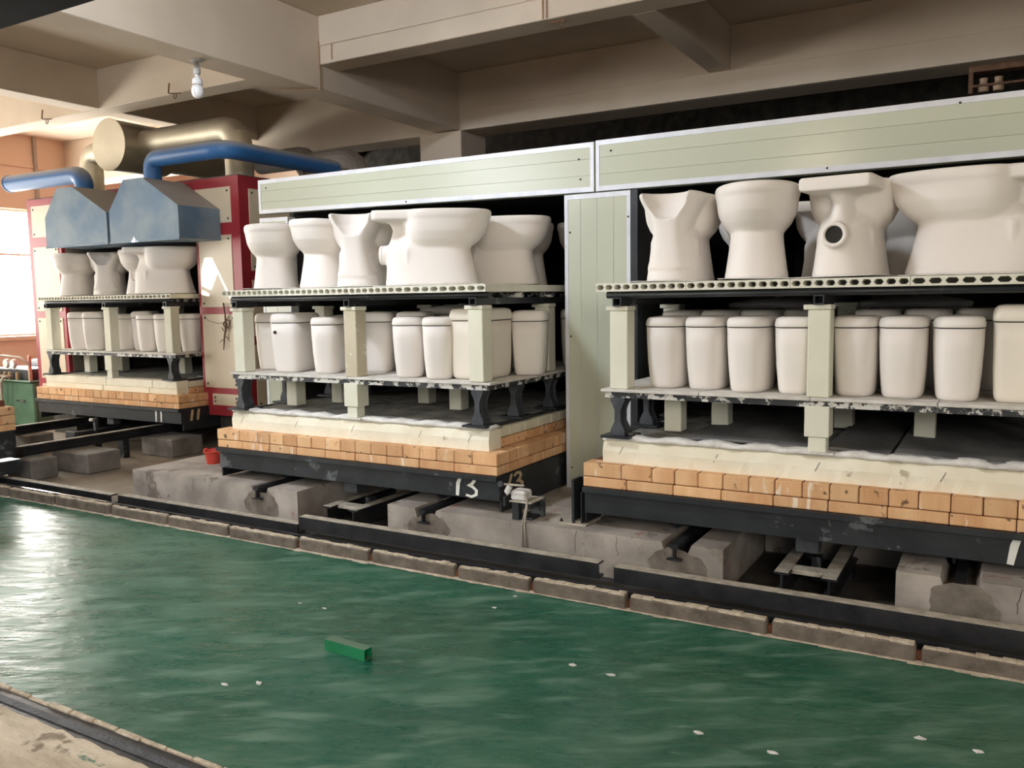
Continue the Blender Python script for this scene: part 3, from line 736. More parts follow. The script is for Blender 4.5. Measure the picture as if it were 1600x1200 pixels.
# ------------------------------------------------------------------ ware: toilets
def egg(z, f, bk, w, n=72, xs=0.0, pw=2.2):
    """closed section: front toward -Y (length f), back +Y (length bk), half width w"""
    r = []
    for i in range(n):
        a = 2*PI*i/n; c, s = math.cos(a), math.sin(a)
        x = w*math.copysign(abs(c)**(2/pw), c); y = math.copysign(abs(s)**(2/pw), s)*(bk if s > 0 else f)
        r.append((x+xs, y, z))
    return r
def toilet_mesh(variant):
    m = MB()
    H = .415
    bp = 5.0
    # pedestal trunk
    secs = [(0, .262, .27, .142), (.012, .262, .27, .142), (.045, .252, .265, .136), (.11, .236, .262, .127), (.17, .222, .26, .119), (.205, .215, .25, .117), (.24, .21, .20, .115), (.30, .18, .12, .10)]
    m.loft([egg(z, f, b, w_, pw=2.6) for z, f, b, w_ in secs])
    # bowl
    secs = [(.19, .17, .10, .085), (.215, .222, .12, .122), (.25, .268, .135, .152), (.295, .304, .145, .173), (.34, .320, .15, .180), (.372, .328, .15, .183), (.374, .336, .152, .188), (.405, .338, .152, .189), (H, .330, .15, .182)]
    m.loft([egg(z, f, b, w_, pw=2.3) for z, f, b, w_ in secs])
    # rear deck and its neck
    if variant == 'deck':
        r = []
        for z, w_ in ((.358, .140), (.364, .150), (.405, .152), (H, .146)):
            r.append([(-w_, .10, z), (-w_*.8, .02, z), (w_*.8, .02, z), (w_, .10, z), (w_, .29, z), (w_*.92, .315, z), (-w_*.92, .315, z), (-w_, .29, z)])
        m.loft(r)
        m.loft([egg(z, .05, b, w_, pw=2.4) for z, b, w_ in ((.10, .262, .10), (.20, .262, .095), (.26, .24, .062), (.31, .225, .052), (.345, .24, .065), (.362, .27, .10))])
    else:
        m.loft([egg(z, .05, b, w_, pw=3.5) for z, b, w_ in ((.06, .27, .125), (.12, .268, .108), (.20, .262, .094), (.26, .265, .096), (.32, .275, .122), (.37, .292, .148), (.40, .31, .160), (H+.004, .31, .160))])
    # outlet boss on the back
    if variant == 'deck': m.tube([(0, .20, .175), (0, .285, .175)], .055, 20)
    # side trap bulge groove
    for s in (-1, 1): m.tube([(s*.095, .12, .02), (s*.092, .12, .20)], .028, 10)
    me = m.mesh('toilet_body', 'bisque')
    o = bpy.data.objects.new('tmp', me); C.objects.link(o)
    rm = o.modifiers.new('r', 'REMESH'); rm.mode = 'VOXEL'; rm.voxel_size = 0.006; rm.use_smooth_shade = True
    sm = o.modifiers.new('s', 'SMOOTH'); sm.factor = 0.5; sm.iterations = 2
    cut = []
    def cutter(mb):
        c = bpy.data.objects.new('cut', mb.mesh('cut', 'hole')); C.objects.link(c); cut.append(c)
        b = o.modifiers.new('b', 'BOOLEAN'); b.operation = 'DIFFERENCE'; b.object = c; b.solver = 'EXACT'
    # bowl cavity
    cutter(MB().loft([egg(z, f, b, w_, pw=2.2) for z, f, b, w_ in ((.22, .06, .04, .05), (.27, .17, .06, .10), (.34, .25, .09, .135), (.43, .285, .10, .150))]))
    if variant != 'deck':
        cutter(MB().lathe([(.0, -.15), (.055, -.135), (.095, -.08), (.118, 0), (.115, .05), (.05, .09), (0, .1)], (0, .295, H+.02), 'z', 24))
    if variant == 'deck': cutter(MB().cyl((0, .225, .175), (0, .32, .175), .036, 20))
    rm2 = o.modifiers.new('r2', 'REMESH'); rm2.mode = 'VOXEL'; rm2.voxel_size = 0.006; rm2.use_smooth_shade = True
    sm2 = o.modifiers.new('s2', 'SMOOTH'); sm2.factor = 0.5; sm2.iterations = 6
    dg = bpy.context.evaluated_depsgraph_get()
    res = bpy.data.meshes.new_from_object(o.evaluated_get(dg)); res.name = 'toilet_body_'+variant
    res.materials.clear(); res.materials.append(M['bisque'])
    res.shade_smooth()
    for c in cut+[o]: bpy.data.objects.remove(c)
    return res
TM = {v: toilet_mesh(v) for v in ('deck', 'horn')}
OUT = MB().lathe([(.036, -.002), (.050, -.002), (.054, .004), (.054, .014), (.050, .020), (.037, .020), (.036, -.012)], (0, 0, 0), 'y', 24, False).mesh('outlet_collar', 'bisque', True)
HOLE = MB().lathe([(.0355, 0), (.0355, .004)], (0, 0, 0), 'y', 20).mesh('bore_shade', 'hole')  # dark disc paints the shade inside the outlet
def toilet(x, y, z, deg, variant, label, group, scale=1.0, sheet=None):
    """deg: heading of the bowl's nose, 0 = +X, 90 = +Y"""
    o = bpy.data.objects.new('toilet', TM[variant]); C.objects.link(o)
    o.location = (x, y, z+.004); o.rotation_euler = (0, 0, math.radians(deg+90)); o.scale = (scale,)*3
    tag(o, label, 'toilet', group)
    if variant != 'deck': return finish_toilet(o, x, y, z, deg, sheet)
    c = bpy.data.objects.new('outlet_collar', OUT); C.objects.link(c); c.parent = o; c.location = (0, .280, .175)
    h = bpy.data.objects.new('bore_shade', HOLE); C.objects.link(h); h.parent = o; h.location = (0, .2865, .175)
    return finish_toilet(o, x, y, z, deg, sheet)
def finish_toilet(o, x, y, z, deg, sheet):
    if sheet:
        m = MB(); s = .17; L_ = .32
        v = [(-s, -L_, .0), (s, -L_*.9, .0), (s*.95, L_, .0), (-s, L_, .0)]
        lift = [random.uniform(.0, .008) for _ in v]
        top = [(a, b, .0035+l) for (a, b, c_), l in zip(v, lift)]; bot = [(a, b, .0005+l) for (a, b, c_), l in zip(v, lift)]
        q = [(0, 0, .0005)]; 
        m.add([(0, 0, .0035), (0, 0, .0005)]+top+bot, [(0, 2, 3), (0, 3, 4), (0, 4, 5), (0, 5, 2), (1, 7, 6), (1, 8, 7), (1, 9, 8), (1, 6, 9), (2, 6, 7, 3), (3, 7, 8, 4), (4, 8, 9, 5), (5, 9, 6, 2)])
        sh = bpy.data.objects.new('fibre_sheet', m.mesh('fibre_sheet', 'fibre')); C.objects.link(sh)
        sh.location = (x, y, z); sh.rotation_euler = (0, 0, math.radians(deg+90))
        tag(sh, sheet, 'sheet', 'thin sheets under the toilets')
    return o
zA, zB_, zC = LA[1], LB[1], LC[1]
G = 'unfired toilets on the top shelves'
toilet(-1.42, 4.20, zA, 92, 'horn', 'white toilet seen from behind with a scooped rear edge, leftmost on the right car', G, 1.02, 'thin white sheet under the leftmost toilet on the right car')
toilet(-1.03, 4.15, zA, -76, 'deck', 'white toilet facing the camera, second from the left on the right car', G, 1.04, 'thin white sheet under the front-facing toilet on the right car')
toilet(-0.600, 4.16, zA, 84, 'deck', 'white toilet with its round outlet hole facing the camera on the right car', G, 1.03, 'thin white sheet under the toilet with the outlet hole')
toilet(-0.10, 4.13, zA, 180, 'deck', 'large white toilet in profile, rightmost on the right car', G, 1.05, 'thin white sheet under the rightmost toilet on the right car')
toilet(-1.27, 4.98, zA, -80, 'horn', 'white toilet glimpsed behind the two left toilets on the right car', G)
toilet(-0.84, 5.0, zA, 95, 'deck', 'white toilet glimpsed behind, between the front-facing toilet and the one with the hole', G)
toilet(-0.42, 4.98, zA, -60, 'horn', 'white toilet glimpsed behind the profile toilet on the right car', G)
toilet(-4.24, 4.18, zB_, -52, 'deck', 'white toilet leftmost on the middle car, seen from the front', G, 1.0, 'thin white sheet under the leftmost toilet on the middle car')
toilet(-3.83, 4.25, zB_, -74, 'deck', 'white toilet second from the left on the middle car', G, 1.03, 'thin white sheet under the second toilet on the middle car')
toilet(-3.49, 4.20, zB_, 114, 'horn', 'white toilet with a scooped rear edge turned to the camera on the middle car', G, 1.05, 'thin white sheet under the scooped toilet on the middle car')
toilet(-2.91, 4.12, zB_, 24, 'deck', 'large white toilet in full profile in the centre of the middle car', G, 1.04, 'thin white sheet under the profile toilet on the middle car')
toilet(-2.74, 4.60, zB_, 8, 'deck', 'white toilet right of the profile one on the middle car, its nose to the right', G, 1.0)
toilet(-2.86, 5.14, zB_, -50, 'horn', 'shaded white toilet second from the right on the middle car', G, 1.0)
toilet(-2.50, 5.40, zB_, -80, 'deck', 'shaded white toilet nearest the green column on the middle car', G, 1.0)
toilet(-4.12, 4.85, zB_, -50, 'deck', 'white toilet half hidden behind the leftmost ones on the middle car', G)
toilet(-3.40, 5.05, zB_, 70, 'deck', 'white toilet half hidden behind the scooped one on the middle car', G)
toilet(-8.10, 5.28, zC, -60, 'deck', 'sunlit white toilet leftmost on the left car under the blue hood', G, 1.0)
toilet(-7.74, 5.38, zC, 130, 'horn', 'white toilet with scooped rear edge, second from the left on the left car', G, 1.0)
toilet(-7.30, 5.48, zC, -68, 'deck', 'white toilet third from the left on the left car, half behind the profile one', G, 1.03)
toilet(-6.71, 5.22, zC, 27, 'deck', 'white toilet in profile with its nose to the right on the left car', G, 1.03)
toilet(-6.62, 5.82, zC, -30, 'deck', 'shaded white toilet rightmost on the left car', G, 1.0)

# ------------------------------------------------------------------ ware: cisterns
def sq(z, hx, hy, pw, n=32, top=0):
    r = []
    for i in range(n):
        a = 2*PI*i/n+PI/n; c, s = math.cos(a), math.sin(a)
        r.append((hx*math.copysign(abs(c)**(2/pw), c), hy*math.copysign(abs(s)**(2/pw), s), z))
    return r
_ct = {}
def cistern_mesh(kind):
    if kind in _ct: return _ct[kind]
    hx, hy, pw, hb, hl, tp, m_ = dict(round=(.098, .185, 3.0, .300, .050, .86, 'bisque'), slim=(.090, .175, 3.2, .300, .060, .88, 'bisque'),
                          boxy=(.130, .17, 7.0, .325, .070, .94, 'bisque2'), tall=(.100, .18, 5.0, .312, .064, .88, 'bisque'))[kind]
    b = MB().loft([sq(0, hx*tp*.90, hy*tp*.92, pw), sq(.012, hx*tp*.97, hy*tp*.97, pw), sq(.03, hx*tp, hy*tp, pw), sq(hb*.4, hx*(tp*.45+.55), hy*(tp*.45+.55), pw), sq(hb*.75, hx*.985, hy*.985, pw), sq(hb-.001, hx, hy, pw)]).mesh('cistern_body', m_, True)
    l = MB().loft([sq(hb+.004, hx*1.005, hy*1.005, pw), sq(hb+.008, hx*1.025, hy*1.02, pw), sq(hb+hl*.45, hx*1.02, hy*1.015, pw), sq(hb+hl*.75, hx*.985, hy*.985, pw), sq(hb+hl*.93, hx*.90, hy*.93, pw), sq(hb+hl, hx*.72, hy*.80, pw)]).mesh('lid', m_, True)
    g_ = MB().loft([sq(hb-.002, hx*.97, hy*.97, pw), sq(hb+.006, hx*.97, hy*.97, pw)]).mesh('lid_gap', 'hole')
    _ct[kind] = (b, l, g_); return _ct[kind]
def cistern(x, y, z, kind, label, rot=0.0, group='unfired cisterns on the lower shelves', hole=False, sc_=1.0):
    b, l, g_ = cistern_mesh(kind)
    o = bpy.data.objects.new('cistern', b); C.objects.link(o); o.location = (x, y, z); o.rotation_euler = (0, 0, math.radians(rot)); o.scale = (sc_,)*3
    tag(o, label, 'cistern', group)
    for nm, me in (('lid', l), ('lid_gap', g_)):
        c = bpy.data.objects.new(nm, me); C.objects.link(c); c.parent = o
    if hole:
        h = MB().lathe([(.011, -.004), (.011, .003)], (0, 0, 0), 'y', 14).build('lever_hole', 'hole'); h.parent = o
        h.location = (-.045, -.1795, .245)
    return o
zA, zB_, zC = LA[0], LB[0], LC[0]
nth = ['leftmost', 'second', 'third', 'fourth', 'fifth', 'sixth', 'seventh', 'eighth']
for i, (x, y, k, r) in enumerate(((-1.435, 4.10, 'round', 0), (-1.232, 4.09, 'round', 0), (-1.018, 4.06, 'round', -2), (-.800, 4.06, 'round', 0), (-.556, 4.08, 'round', 1), (-.362, 4.07, 'round', 0), (-.152, 4.06, 'round', 3))):
    cistern(x, y, zA, k, '%s cream-white lidded cistern from the left in the front row on the right car' % nth[i] if i else 'leftmost cream-white lidded cistern in the front row on the right car', r)
cistern(.105, 4.08, zA, 'boxy', 'larger boxy cream cistern at the right edge of the picture on the right car', 0)
for i, x in enumerate((-1.50, -1.285, -1.075, -.86, -.52, -.30, -.08)):
    cistern(x, 4.53, zA, 'round', sc_=1.065, rot=0.0, label=('leftmost' if i == 0 else nth[i]+' from left') + ' cistern in the back row on the right car, lid showing')
for i, (x, y, k, r, lab) in enumerate((
    (-4.25, 4.17, 'tall', 26, 'tall white cistern leftmost on the middle car, beside the left post'),
    (-3.975, 4.07, 'tall', 14, 'white cistern with a small dark lever hole on the middle car'),
    (-3.68, 4.07, 'round', 26, 'white cistern right of the one with the lever hole on the middle car'),
    (-3.44, 4.28, 'tall', 26, 'tall white cistern just left of the peeling middle post'),
    (-3.18, 4.30, 'tall', 26, 'tall white cistern just right of the peeling middle post'),
    (-3.02, 4.04, 'round', 26, 'white cistern second right of the peeling post on the middle car'),
    (-2.80, 4.03, 'round', 26, 'white cistern third right of the peeling post on the middle car'),
    (-2.575, 4.11, 'boxy', 4, 'large boxy cream cistern behind the right front post of the middle car'),
    (-2.43, 4.43, 'tall', 22, 'shaded cistern between the two right posts of the middle car'),
    (-2.66, 4.76, 'round', 22, 'shaded cistern near the right rear post of the middle car'),
    (-2.42, 5.05, 'tall', 22, 'shaded cistern behind the right rear post of the middle car'))):
    cistern(x, y, zB_, k, lab, r, hole=(i == 1))
for i, x in enumerate((-4.0, -3.72, -3.46, -3.10, -2.86)):
    cistern(x, 4.62, zB_, 'round', ('leftmost' if i == 0 else nth[i]+' from the left')+' cistern in the back row on the middle car', 24)
for i, (x, y, k) in enumerate(((-8.20, 5.34, 'slim'), (-8.03, 5.24, 'tall'), (-7.79, 5.24, 'tall'), (-7.53, 5.40, 'round'), (-7.24, 5.38, 'tall'), (-7.02, 5.26, 'round'), (-6.77, 5.26, 'round'), (-6.55, 5.36, 'round'))):
    cistern(x, y, zC, k, ('leftmost' if i == 0 else nth[i]+' from the left')+' white cistern in the front row on the left car', 38)
for i, (x, y) in enumerate(((-6.38, 5.50), (-6.60, 5.75))):
    cistern(x, y, zC, 'tall', ('shaded cistern right of the right front post on the left car', 'shaded cistern deep behind the right post on the left car')[i], 34)
# wash basins stored upside down over the back row
def basin(x, y, z, rot, label):
    m = MB().loft([sq(0, .27, .17, 3, 28), sq(.022, .28, .18, 3, 28), sq(.030, .27, .172, 3, 28), sq(.045, .20, .13, 2.5, 28), (sq(.060, .12, .08, 2.2, 28))])
    o = m.build('wash_basin', 'bisque', smooth=True, org=(0, 0, 0)); o.location = (x, y, z); o.rotation_euler = (0, 0, math.radians(rot)); tag(o, label, 'basin', 'upturned basins over the back row')
    p = MB().lathe([(.022, .058), (.022, .066), (.013, .066)], (0, 0, 0), 'z', 16).build('drain_boss', 'bisque'); p.parent = o; p.location = (0, 0, .058)
for i, x in enumerate((-1.22, -.98, -.72, -.48, -.24)):
    cistern(x, 4.96, zA, 'round', 'cistern hidden in the third row on the right car, %s from the left' % ['first', 'second', 'third', 'fourth', 'fifth'][i], 0, group='third row cisterns on the right car', sc_=1.065)
basin(-1.10, 4.96, zA+.3745, 0, 'pale basin lying behind the back row left of the middle post on the right car')
basin(-.40, 4.96, zA+.3745, 2, 'pale basin lying behind the back row right of the middle post on the right car')
basin(-3.04, 4.62, zB_+.3525, -3, 'pale basin lying over the back row on the middle car')

# ------------------------------------------------------------------ sandwich-panel enclosure
YP = 4.53
def trim_panel(name, label, quad, rib_dir, ribs, screws, th=.075, tr=.028):
    sd = .01 if rib_dir == 'x' else .0025
    """quad: (xl, xr, zl0, zl1, zr0, zr1) face at y=YP; ends may differ in height"""
    xl, xr, zl0, zl1, zr0, zr1 = quad
    t = thing(name, label, 'panel', ((xl+xr)/2, YP, min(zl0, zr0)))
    y = YP
    def zlo(x): return zl0+(zr0-zl0)*(x-xl)/(xr-xl)
    def zhi(x): return zl1+(zr1-zl1)*(x-xl)/(xr-xl)
    # sheet made of strips with shallow grooves between them
    n = ribs+1
    for k in range(n):
        m = MB()
        if rib_dir == 'x':
            a, b = k/n, (k+1)/n; e = .0007
            v = [(xl, y, zl0+(zl1-zl0)*a+e), (xr, y, zr0+(zr1-zr0)*a+e), (xr, y, zr0+(zr1-zr0)*b-e), (xl, y, zl0+(zl1-zl0)*b-e)]
        else:
            xa, xb = xl+(xr-xl)*k/n+.0015, xl+(xr-xl)*(k+1)/n-.0015
            v = [(xa, y, zlo(xa)), (xb, y, zlo(xb)), (xb, y, zhi(xb)), (xa, y, zhi(xa))]
        v2 = [(p[0], y+sd, p[2]) for p in v]
        m.add(v+v2, [(0, 1, 2, 3), (7, 6, 5, 4), (0, 4, 5, 1), (1, 5, 6, 2), (2, 6, 7, 3), (3, 7, 4, 0)])
        m.build('sheet_strip', 'panel', t)
    MB().add([(xl, y+sd, zl0), (xr, y+sd, zr0), (xr, y+sd, zr1), (xl, y+sd, zl1), (xl, y+th, zl0), (xr, y+th, zr0), (xr, y+th, zr1), (xl, y+th, zl1)],
             [(0, 1, 2, 3), (7, 6, 5, 4), (0, 4, 5, 1), (1, 5, 6, 2), (2, 6, 7, 3), (3, 7, 4, 0)]).build('panel_core', 'panel' if rib_dir == 'x' else 'alu', t)  # paler core in the column grooves paints bright rib highlights
    def bar(a, b, wv):
        v = [(a[0], y-.003, a[1]), (b[0], y-.003, b[1]), (b[0]+wv[0], y-.003, b[1]+wv[1]), (a[0]+wv[0], y-.003, a[1]+wv[1])]
        v2 = [(p[0], y+.001, p[2]) for p in v]
        MB().add(v+v2, [(0, 1, 2, 3), (7, 6, 5, 4), (0, 4, 5, 1), (1, 5, 6, 2), (2, 6, 7, 3), (3, 7, 4, 0)]).build('trim_strip', 'alu', t)
    bar((xl, zl0), (xr, zr0), (0, tr)); bar((xl, zl1-tr), (xr, zr1-tr), (0, tr))
    bar((xl, zl0+tr), (xl, zl1-tr), (tr*.8, 0)); bar((xr-tr*.8, zr0+tr), (xr-tr*.8, zr1-tr), (tr*.8, 0))
    for sx, sz in screws:
        MB().lathe([(.006, 0), (.0055, -.003), (.002, -.005)], (sx, y-.0032, sz), 'y', 8).build('screw', 'bolt', t)
    return t
zt = CZ+.885
trim_panel('header_panel', 'long pale green header panel above the middle kiln car', (-4.74, -2.056, 1.36+.645, zt, 1.36+.605, zt), 'x', 2, [(-4.66, zt-.06), (-2.15, zt-.09), (-3.4, 1.36+.64), (-2.14, 1.36+.68)])
trim_panel('header_panel', 'long pale green header panel above the right kiln car', (-2.044, 2.4, CZ+.605, zt+.005, CZ+.605, zt+.015), 'x', 2, [(-1.95, zt-.06), (-.78, CZ+.625), (-.2, zt-.015)])
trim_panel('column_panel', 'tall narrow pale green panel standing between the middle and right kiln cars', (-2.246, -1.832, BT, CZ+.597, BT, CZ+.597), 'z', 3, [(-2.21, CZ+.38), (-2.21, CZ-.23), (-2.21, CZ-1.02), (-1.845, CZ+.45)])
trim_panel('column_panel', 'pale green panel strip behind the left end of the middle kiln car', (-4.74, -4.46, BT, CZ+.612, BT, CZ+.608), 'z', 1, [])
# dark tunnel interiors
t = tag(thing('tunnel_shell', 'dark interior of the green panelled kiln tunnels', 'tunnel', (-2, 6.5, 0)))
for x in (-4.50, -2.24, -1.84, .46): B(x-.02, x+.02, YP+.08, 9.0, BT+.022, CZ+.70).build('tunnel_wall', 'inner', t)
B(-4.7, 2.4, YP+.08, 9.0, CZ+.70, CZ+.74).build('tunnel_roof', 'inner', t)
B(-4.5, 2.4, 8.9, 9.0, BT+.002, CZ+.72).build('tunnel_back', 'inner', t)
B(-1.83, -1.79, YP+.0, YP+.08, BT, CZ+.6).build('opening_jamb', 'black', t)

# ------------------------------------------------------------------ red framed kiln on the left
YK = 5.30; KX0, KX1, KZ1 = -8.96, -5.79, 2.465
struct('kiln_plinth', B(-8.90, -8.50, YK+.1, 11.9, -.011, .333), 'shadedark')  # plinths coloured dark for the shade under the left car
struct('kiln_plinth', B(-6.27, -5.85, YK+.1, 11.9, -.011, .333), 'shadedark')
k = thing('tunnel_kiln', 'dark red framed tunnel kiln with cream metal panels behind the left kiln car', 'kiln', ((KX0+KX1)/2, YK+2, 0))
OX0, OX1 = -8.40, -6.36                # opening
B(KX0, OX0, YK, 12, .335, KZ1).build('side_wall', 'red', k)
B(OX1, KX1, YK, 12, .335, KZ1).build('side_wall', 'red', k)
B(OX0, OX1, YK, 12, 1.99, KZ1).build('lintel', 'red', k)
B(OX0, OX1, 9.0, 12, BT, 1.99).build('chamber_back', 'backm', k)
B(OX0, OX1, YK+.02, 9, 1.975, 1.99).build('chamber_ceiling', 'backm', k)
B(KX0+.01, KX1-.01, YK+.01, 12, KZ1, KZ1+.01).build('roof_bounce_sheet', 'roofgrey', k)  # unseen dark sheet added to stop red bounce onto the ceiling
B(OX0, OX0+.02, YK+.04, 9, .335, 1.975).build('chamber_wall', 'backm', k); B(OX1-.02, OX1, YK+.04, 9, .335, 1.975).build('chamber_wall', 'backm', k)
def kpanel(x0, x1, z0, z1):
    p = B(x0, x1, YK-.006, YK+.002, z0, z1, .002).build('cover_panel', 'kpanel', k)
    for x in (x0+.035, x1-.035):
        for z in (z0+.035, z1-.035):
            MB().lathe([(.010, 0), (.010, -.004), (.005, -.007)], (x, YK-.006, z), 'y', 8).build('bolt', 'bolt', p)
def kside(y0, y1, z0, z1):
    p = B(KX1-.002, KX1+.006, y0, y1, z0, z1, .002).build('cover_panel', 'kpanel', k)
    for y in (y0+.035, y1-.035):
        for z in (z0+.035, z1-.035):
            MB().lathe([(.010, 0), (.010, .004), (.005, .007)], (KX1+.006, y, z), 'x', 8).build('bolt', 'bolt', p)
c = CZ
kpanel(-6.62, -5.89, c+.705, c+1.016); kpanel(-7.7, -6.75, c+.705, c+1.02); kpanel(-8.88, -7.85, c+.71, c+1.035)
kpanel(-6.325, -5.90, c-.038, c+.60); kpanel(-6.325, -5.89, c-.77, c-.10); kpanel(-6.24, -5.895, c-.93, c-.825)
kpanel(-8.89, -8.45, c-.06, c+.61); kpanel(-8.89, -8.45, c-.77, c-.13); kpanel(-8.89, -8.45, c-.98, c-.83)
for j in range(5):
    y0 = YK+.11+j*1.05
    kside(y0, y0+.95, c+.28, c+1.0); kside(y0, y0+.95, c-.30, c+.20); kside(y0, y0+.95, c-.95, c-.38)
# hoods
def hood(x0, x1, label, xt0, xt1):
    yf, yb = 4.85, YK-.008; zb, zm, zt_ = c+.552, c+.825, c+1.09
    t = thing('exhaust_hood', label, 'hood', ((x0+x1)/2, (yf+yb)/2, zb))
    th = .012
    v = [(x0, yf, zb), (x1, yf, zb), (x1, yb, zb), (x0, yb, zb), (x0, yf, zm), (x1, yf, zm), (x1, yb, zm), (x0, yb, zm), (xt0, yf+.01, zt_), (xt1, yf+.01, zt_), (xt1, yb, zt_+.0), (xt0, yb, zt_)]
    MB().add(v, [(0, 1, 5, 4), (1, 2, 6, 5), (2, 3, 7, 6), (3, 0, 4, 7), (4, 5, 9, 8), (5, 6, 10, 9), (6, 7, 11, 10), (7, 4, 8, 11), (8, 9, 10, 11), (3, 2, 1, 0)]).build('hood_shell', 'hood', t)
    B(x0-.005, x1+.005, yf-.006, yf+.004, zb-.012, zb+.006).build('bottom_lip', 'hood', t)
    return t
h1 = hood(-7.915, -6.985, 'left blue sheet metal hood over the left kiln car', -7.72, -7.48)
h2 = hood(-6.945, -6.025, 'right blue sheet metal hood over the left kiln car', -6.74, -6.48)
def arc(c0, a, b, r, n=7):
    """corner of radius r at c0 coming from a towards b"""
    c0, a, b = map(Vector, (c0, a, b)); p = c0+(a-c0).normalized()*r; q = c0+(b-c0).normalized()*r
    return [tuple((p*(1-t)**2+c0*2*t*(1-t)+q*t*t)) for t in [i/n for i in range(n+1)]]
bp = [(-7.62, 5.08, c+1.05)] + arc((-7.62, 5.08, c+1.24), (-7.62, 5.08, c+1.0), (-8.8, 5.08, c+1.24), .13) + [(-8.85, 5.08, c+1.245)]
o = MB().tube(bp, .083, 18); o = smooth_by_angle(o.build('blue_duct', 'pipe')); tag(o, 'short blue duct bending left out of the left hood', 'duct')
MB().tube([(-8.853, 5.08, c+1.245), (-8.84, 5.08, c+1.245)], .088, 18).build('end_rim', 'pipe', o)
bp = [(-6.62, 5.08, c+1.05)] + arc((-6.62, 5.08, c+1.29), (-6.62, 5.08, c+1.0), (-5.7, 5.08, c+1.29), .12) + arc((-5.70, 5.08, c+1.29), (-6.6, 5.08, c+1.29), (-5.70, 8, c+1.29), .16) + [(-5.70, 6.45, c+1.29)]
o = smooth_by_angle(MB().tube(bp, .078, 18).build('blue_duct', 'pipe')); tag(o, 'long blue duct from the right hood running back over the kiln roof', 'duct')
# silver duct with big T piece
t = thing('silver_duct', 'galvanised duct with a large round blanked cylinder above the hoods', 'duct', (-7.7, 5.75, KZ1))
yd = 5.75; zd = c+1.615
bp = [(-6.25, yd, KZ1)] + arc((-6.25, yd, zd), (-6.25, yd, KZ1), (-8, yd, zd), .16, 3) + [(-7.75, yd, zd)]
smooth_by_angle(MB().tube(bp, .130, 22).build('right_branch', 'silver', t), .35)
bp = [(-8.48, yd, KZ1)] + arc((-8.48, yd, zd-.02), (-8.48, yd, KZ1), (-7, yd, zd-.02), .14, 3) + [(-7.75, yd, zd-.02)]
smooth_by_angle(MB().tube(bp, .118, 22).build('left_branch', 'silver', t), .35)
smooth_by_angle(MB().lathe([(.0, 0), (.258, 0), (.258, .012), (.25, .014), (.25, .62), (.20, .70), (.20, 1.6), (.0, 1.6)], (-7.76, 5.46, zd-.03), 'y', 32).build('blanked_cylinder', 'silver', t))
MB().tube([(-6.25, yd, KZ1+.002), (-6.25, yd, KZ1+.02)], .15, 20).build('flange', 'silver', t)
# small tray and clutter on the kiln roof
t = thing('roof_tray', 'small dark tray on the kiln roof between the two hoods', 'tray', (-7.05, 5.42, KZ1))
B(-7.22, -6.92, 5.34, 5.5, KZ1+.03, KZ1+.045).build('tray_plate', 'black', t); B(-7.2, -7.16, 5.36, 5.48, KZ1, KZ1+.03).build('foot', 'black', t); B(-6.98, -6.94, 5.36, 5.48, KZ1, KZ1+.03).build('foot', 'black', t)
# dusty ducts further back
for i, (x, z, lab) in enumerate(((-6.42, c+1.52, 'dusty grey duct elbow behind the long blue duct'), (-5.80, c+1.44, 'dusty grey duct elbow just left of the concrete column'))):
    t = thing('dusty_duct', lab, 'duct', (x, 6.85, KZ1))
    bp = [(x-.7, 6.85, z)] + arc((x, 6.85, z), (x-.7, 6.85, z), (x+.08, 6.85, KZ1+.1), .12, 3) + [(x+.08, 6.85, KZ1+.02)]
    smooth_by_angle(MB().tube(bp, .12, 16).build('elbow', 'silverdim', t), .35)
    MB().tube([(x+.06, 6.70, z-.32), (x+.03, 6.70, z-.12)], .028, 12).build('foil_pipe', 'shiny', t, smooth=True)
# twig and wire on the kiln panel
t = thing('dry_twig', 'dry brown twig tied with wire hanging on the cream kiln panel', 'twig', (-6.0, YK-.03, c-.02))
def kp(x, z): return (x, YK-.028, c+z)
MB().tube([kp(-6.015, .0), kp(-6.0, -.10), kp(-5.995, -.21), kp(-6.02, -.30), kp(-6.04, -.42)], [.008, .007, .011, .008, .004], 7).build('stem', 'twig', t)
for a, b in (((-5.995, -.17), (-5.93, -.11)), ((-6.02, -.33), (-6.09, -.36)), ((-6.02, -.30), (-5.95, -.345)), ((-6.0, -.20), (-5.955, -.24)), ((-6.03, -.25), (-6.06, -.22))):
    MB().tube([kp(*a), kp((a[0]+b[0])/2, (a[1]+b[1])/2+.012), kp(*b)], [.005, .004, .002], 6).build('side_twig', 'twig', t)
MB().tube([kp(-6.29, -.09), kp(-6.22, -.16), kp(-6.10, -.185), kp(-6.0, -.17)], .0022, 5).build('wire', 'rust', t)
MB().tube([kp(-5.99, -.15), kp(-5.94, -.16), kp(-5.95, -.21), kp(-6.0, -.23), kp(-6.03, -.19), kp(-5.99, -.15)], .006, 6).build('wire_knot', 'twig', t)

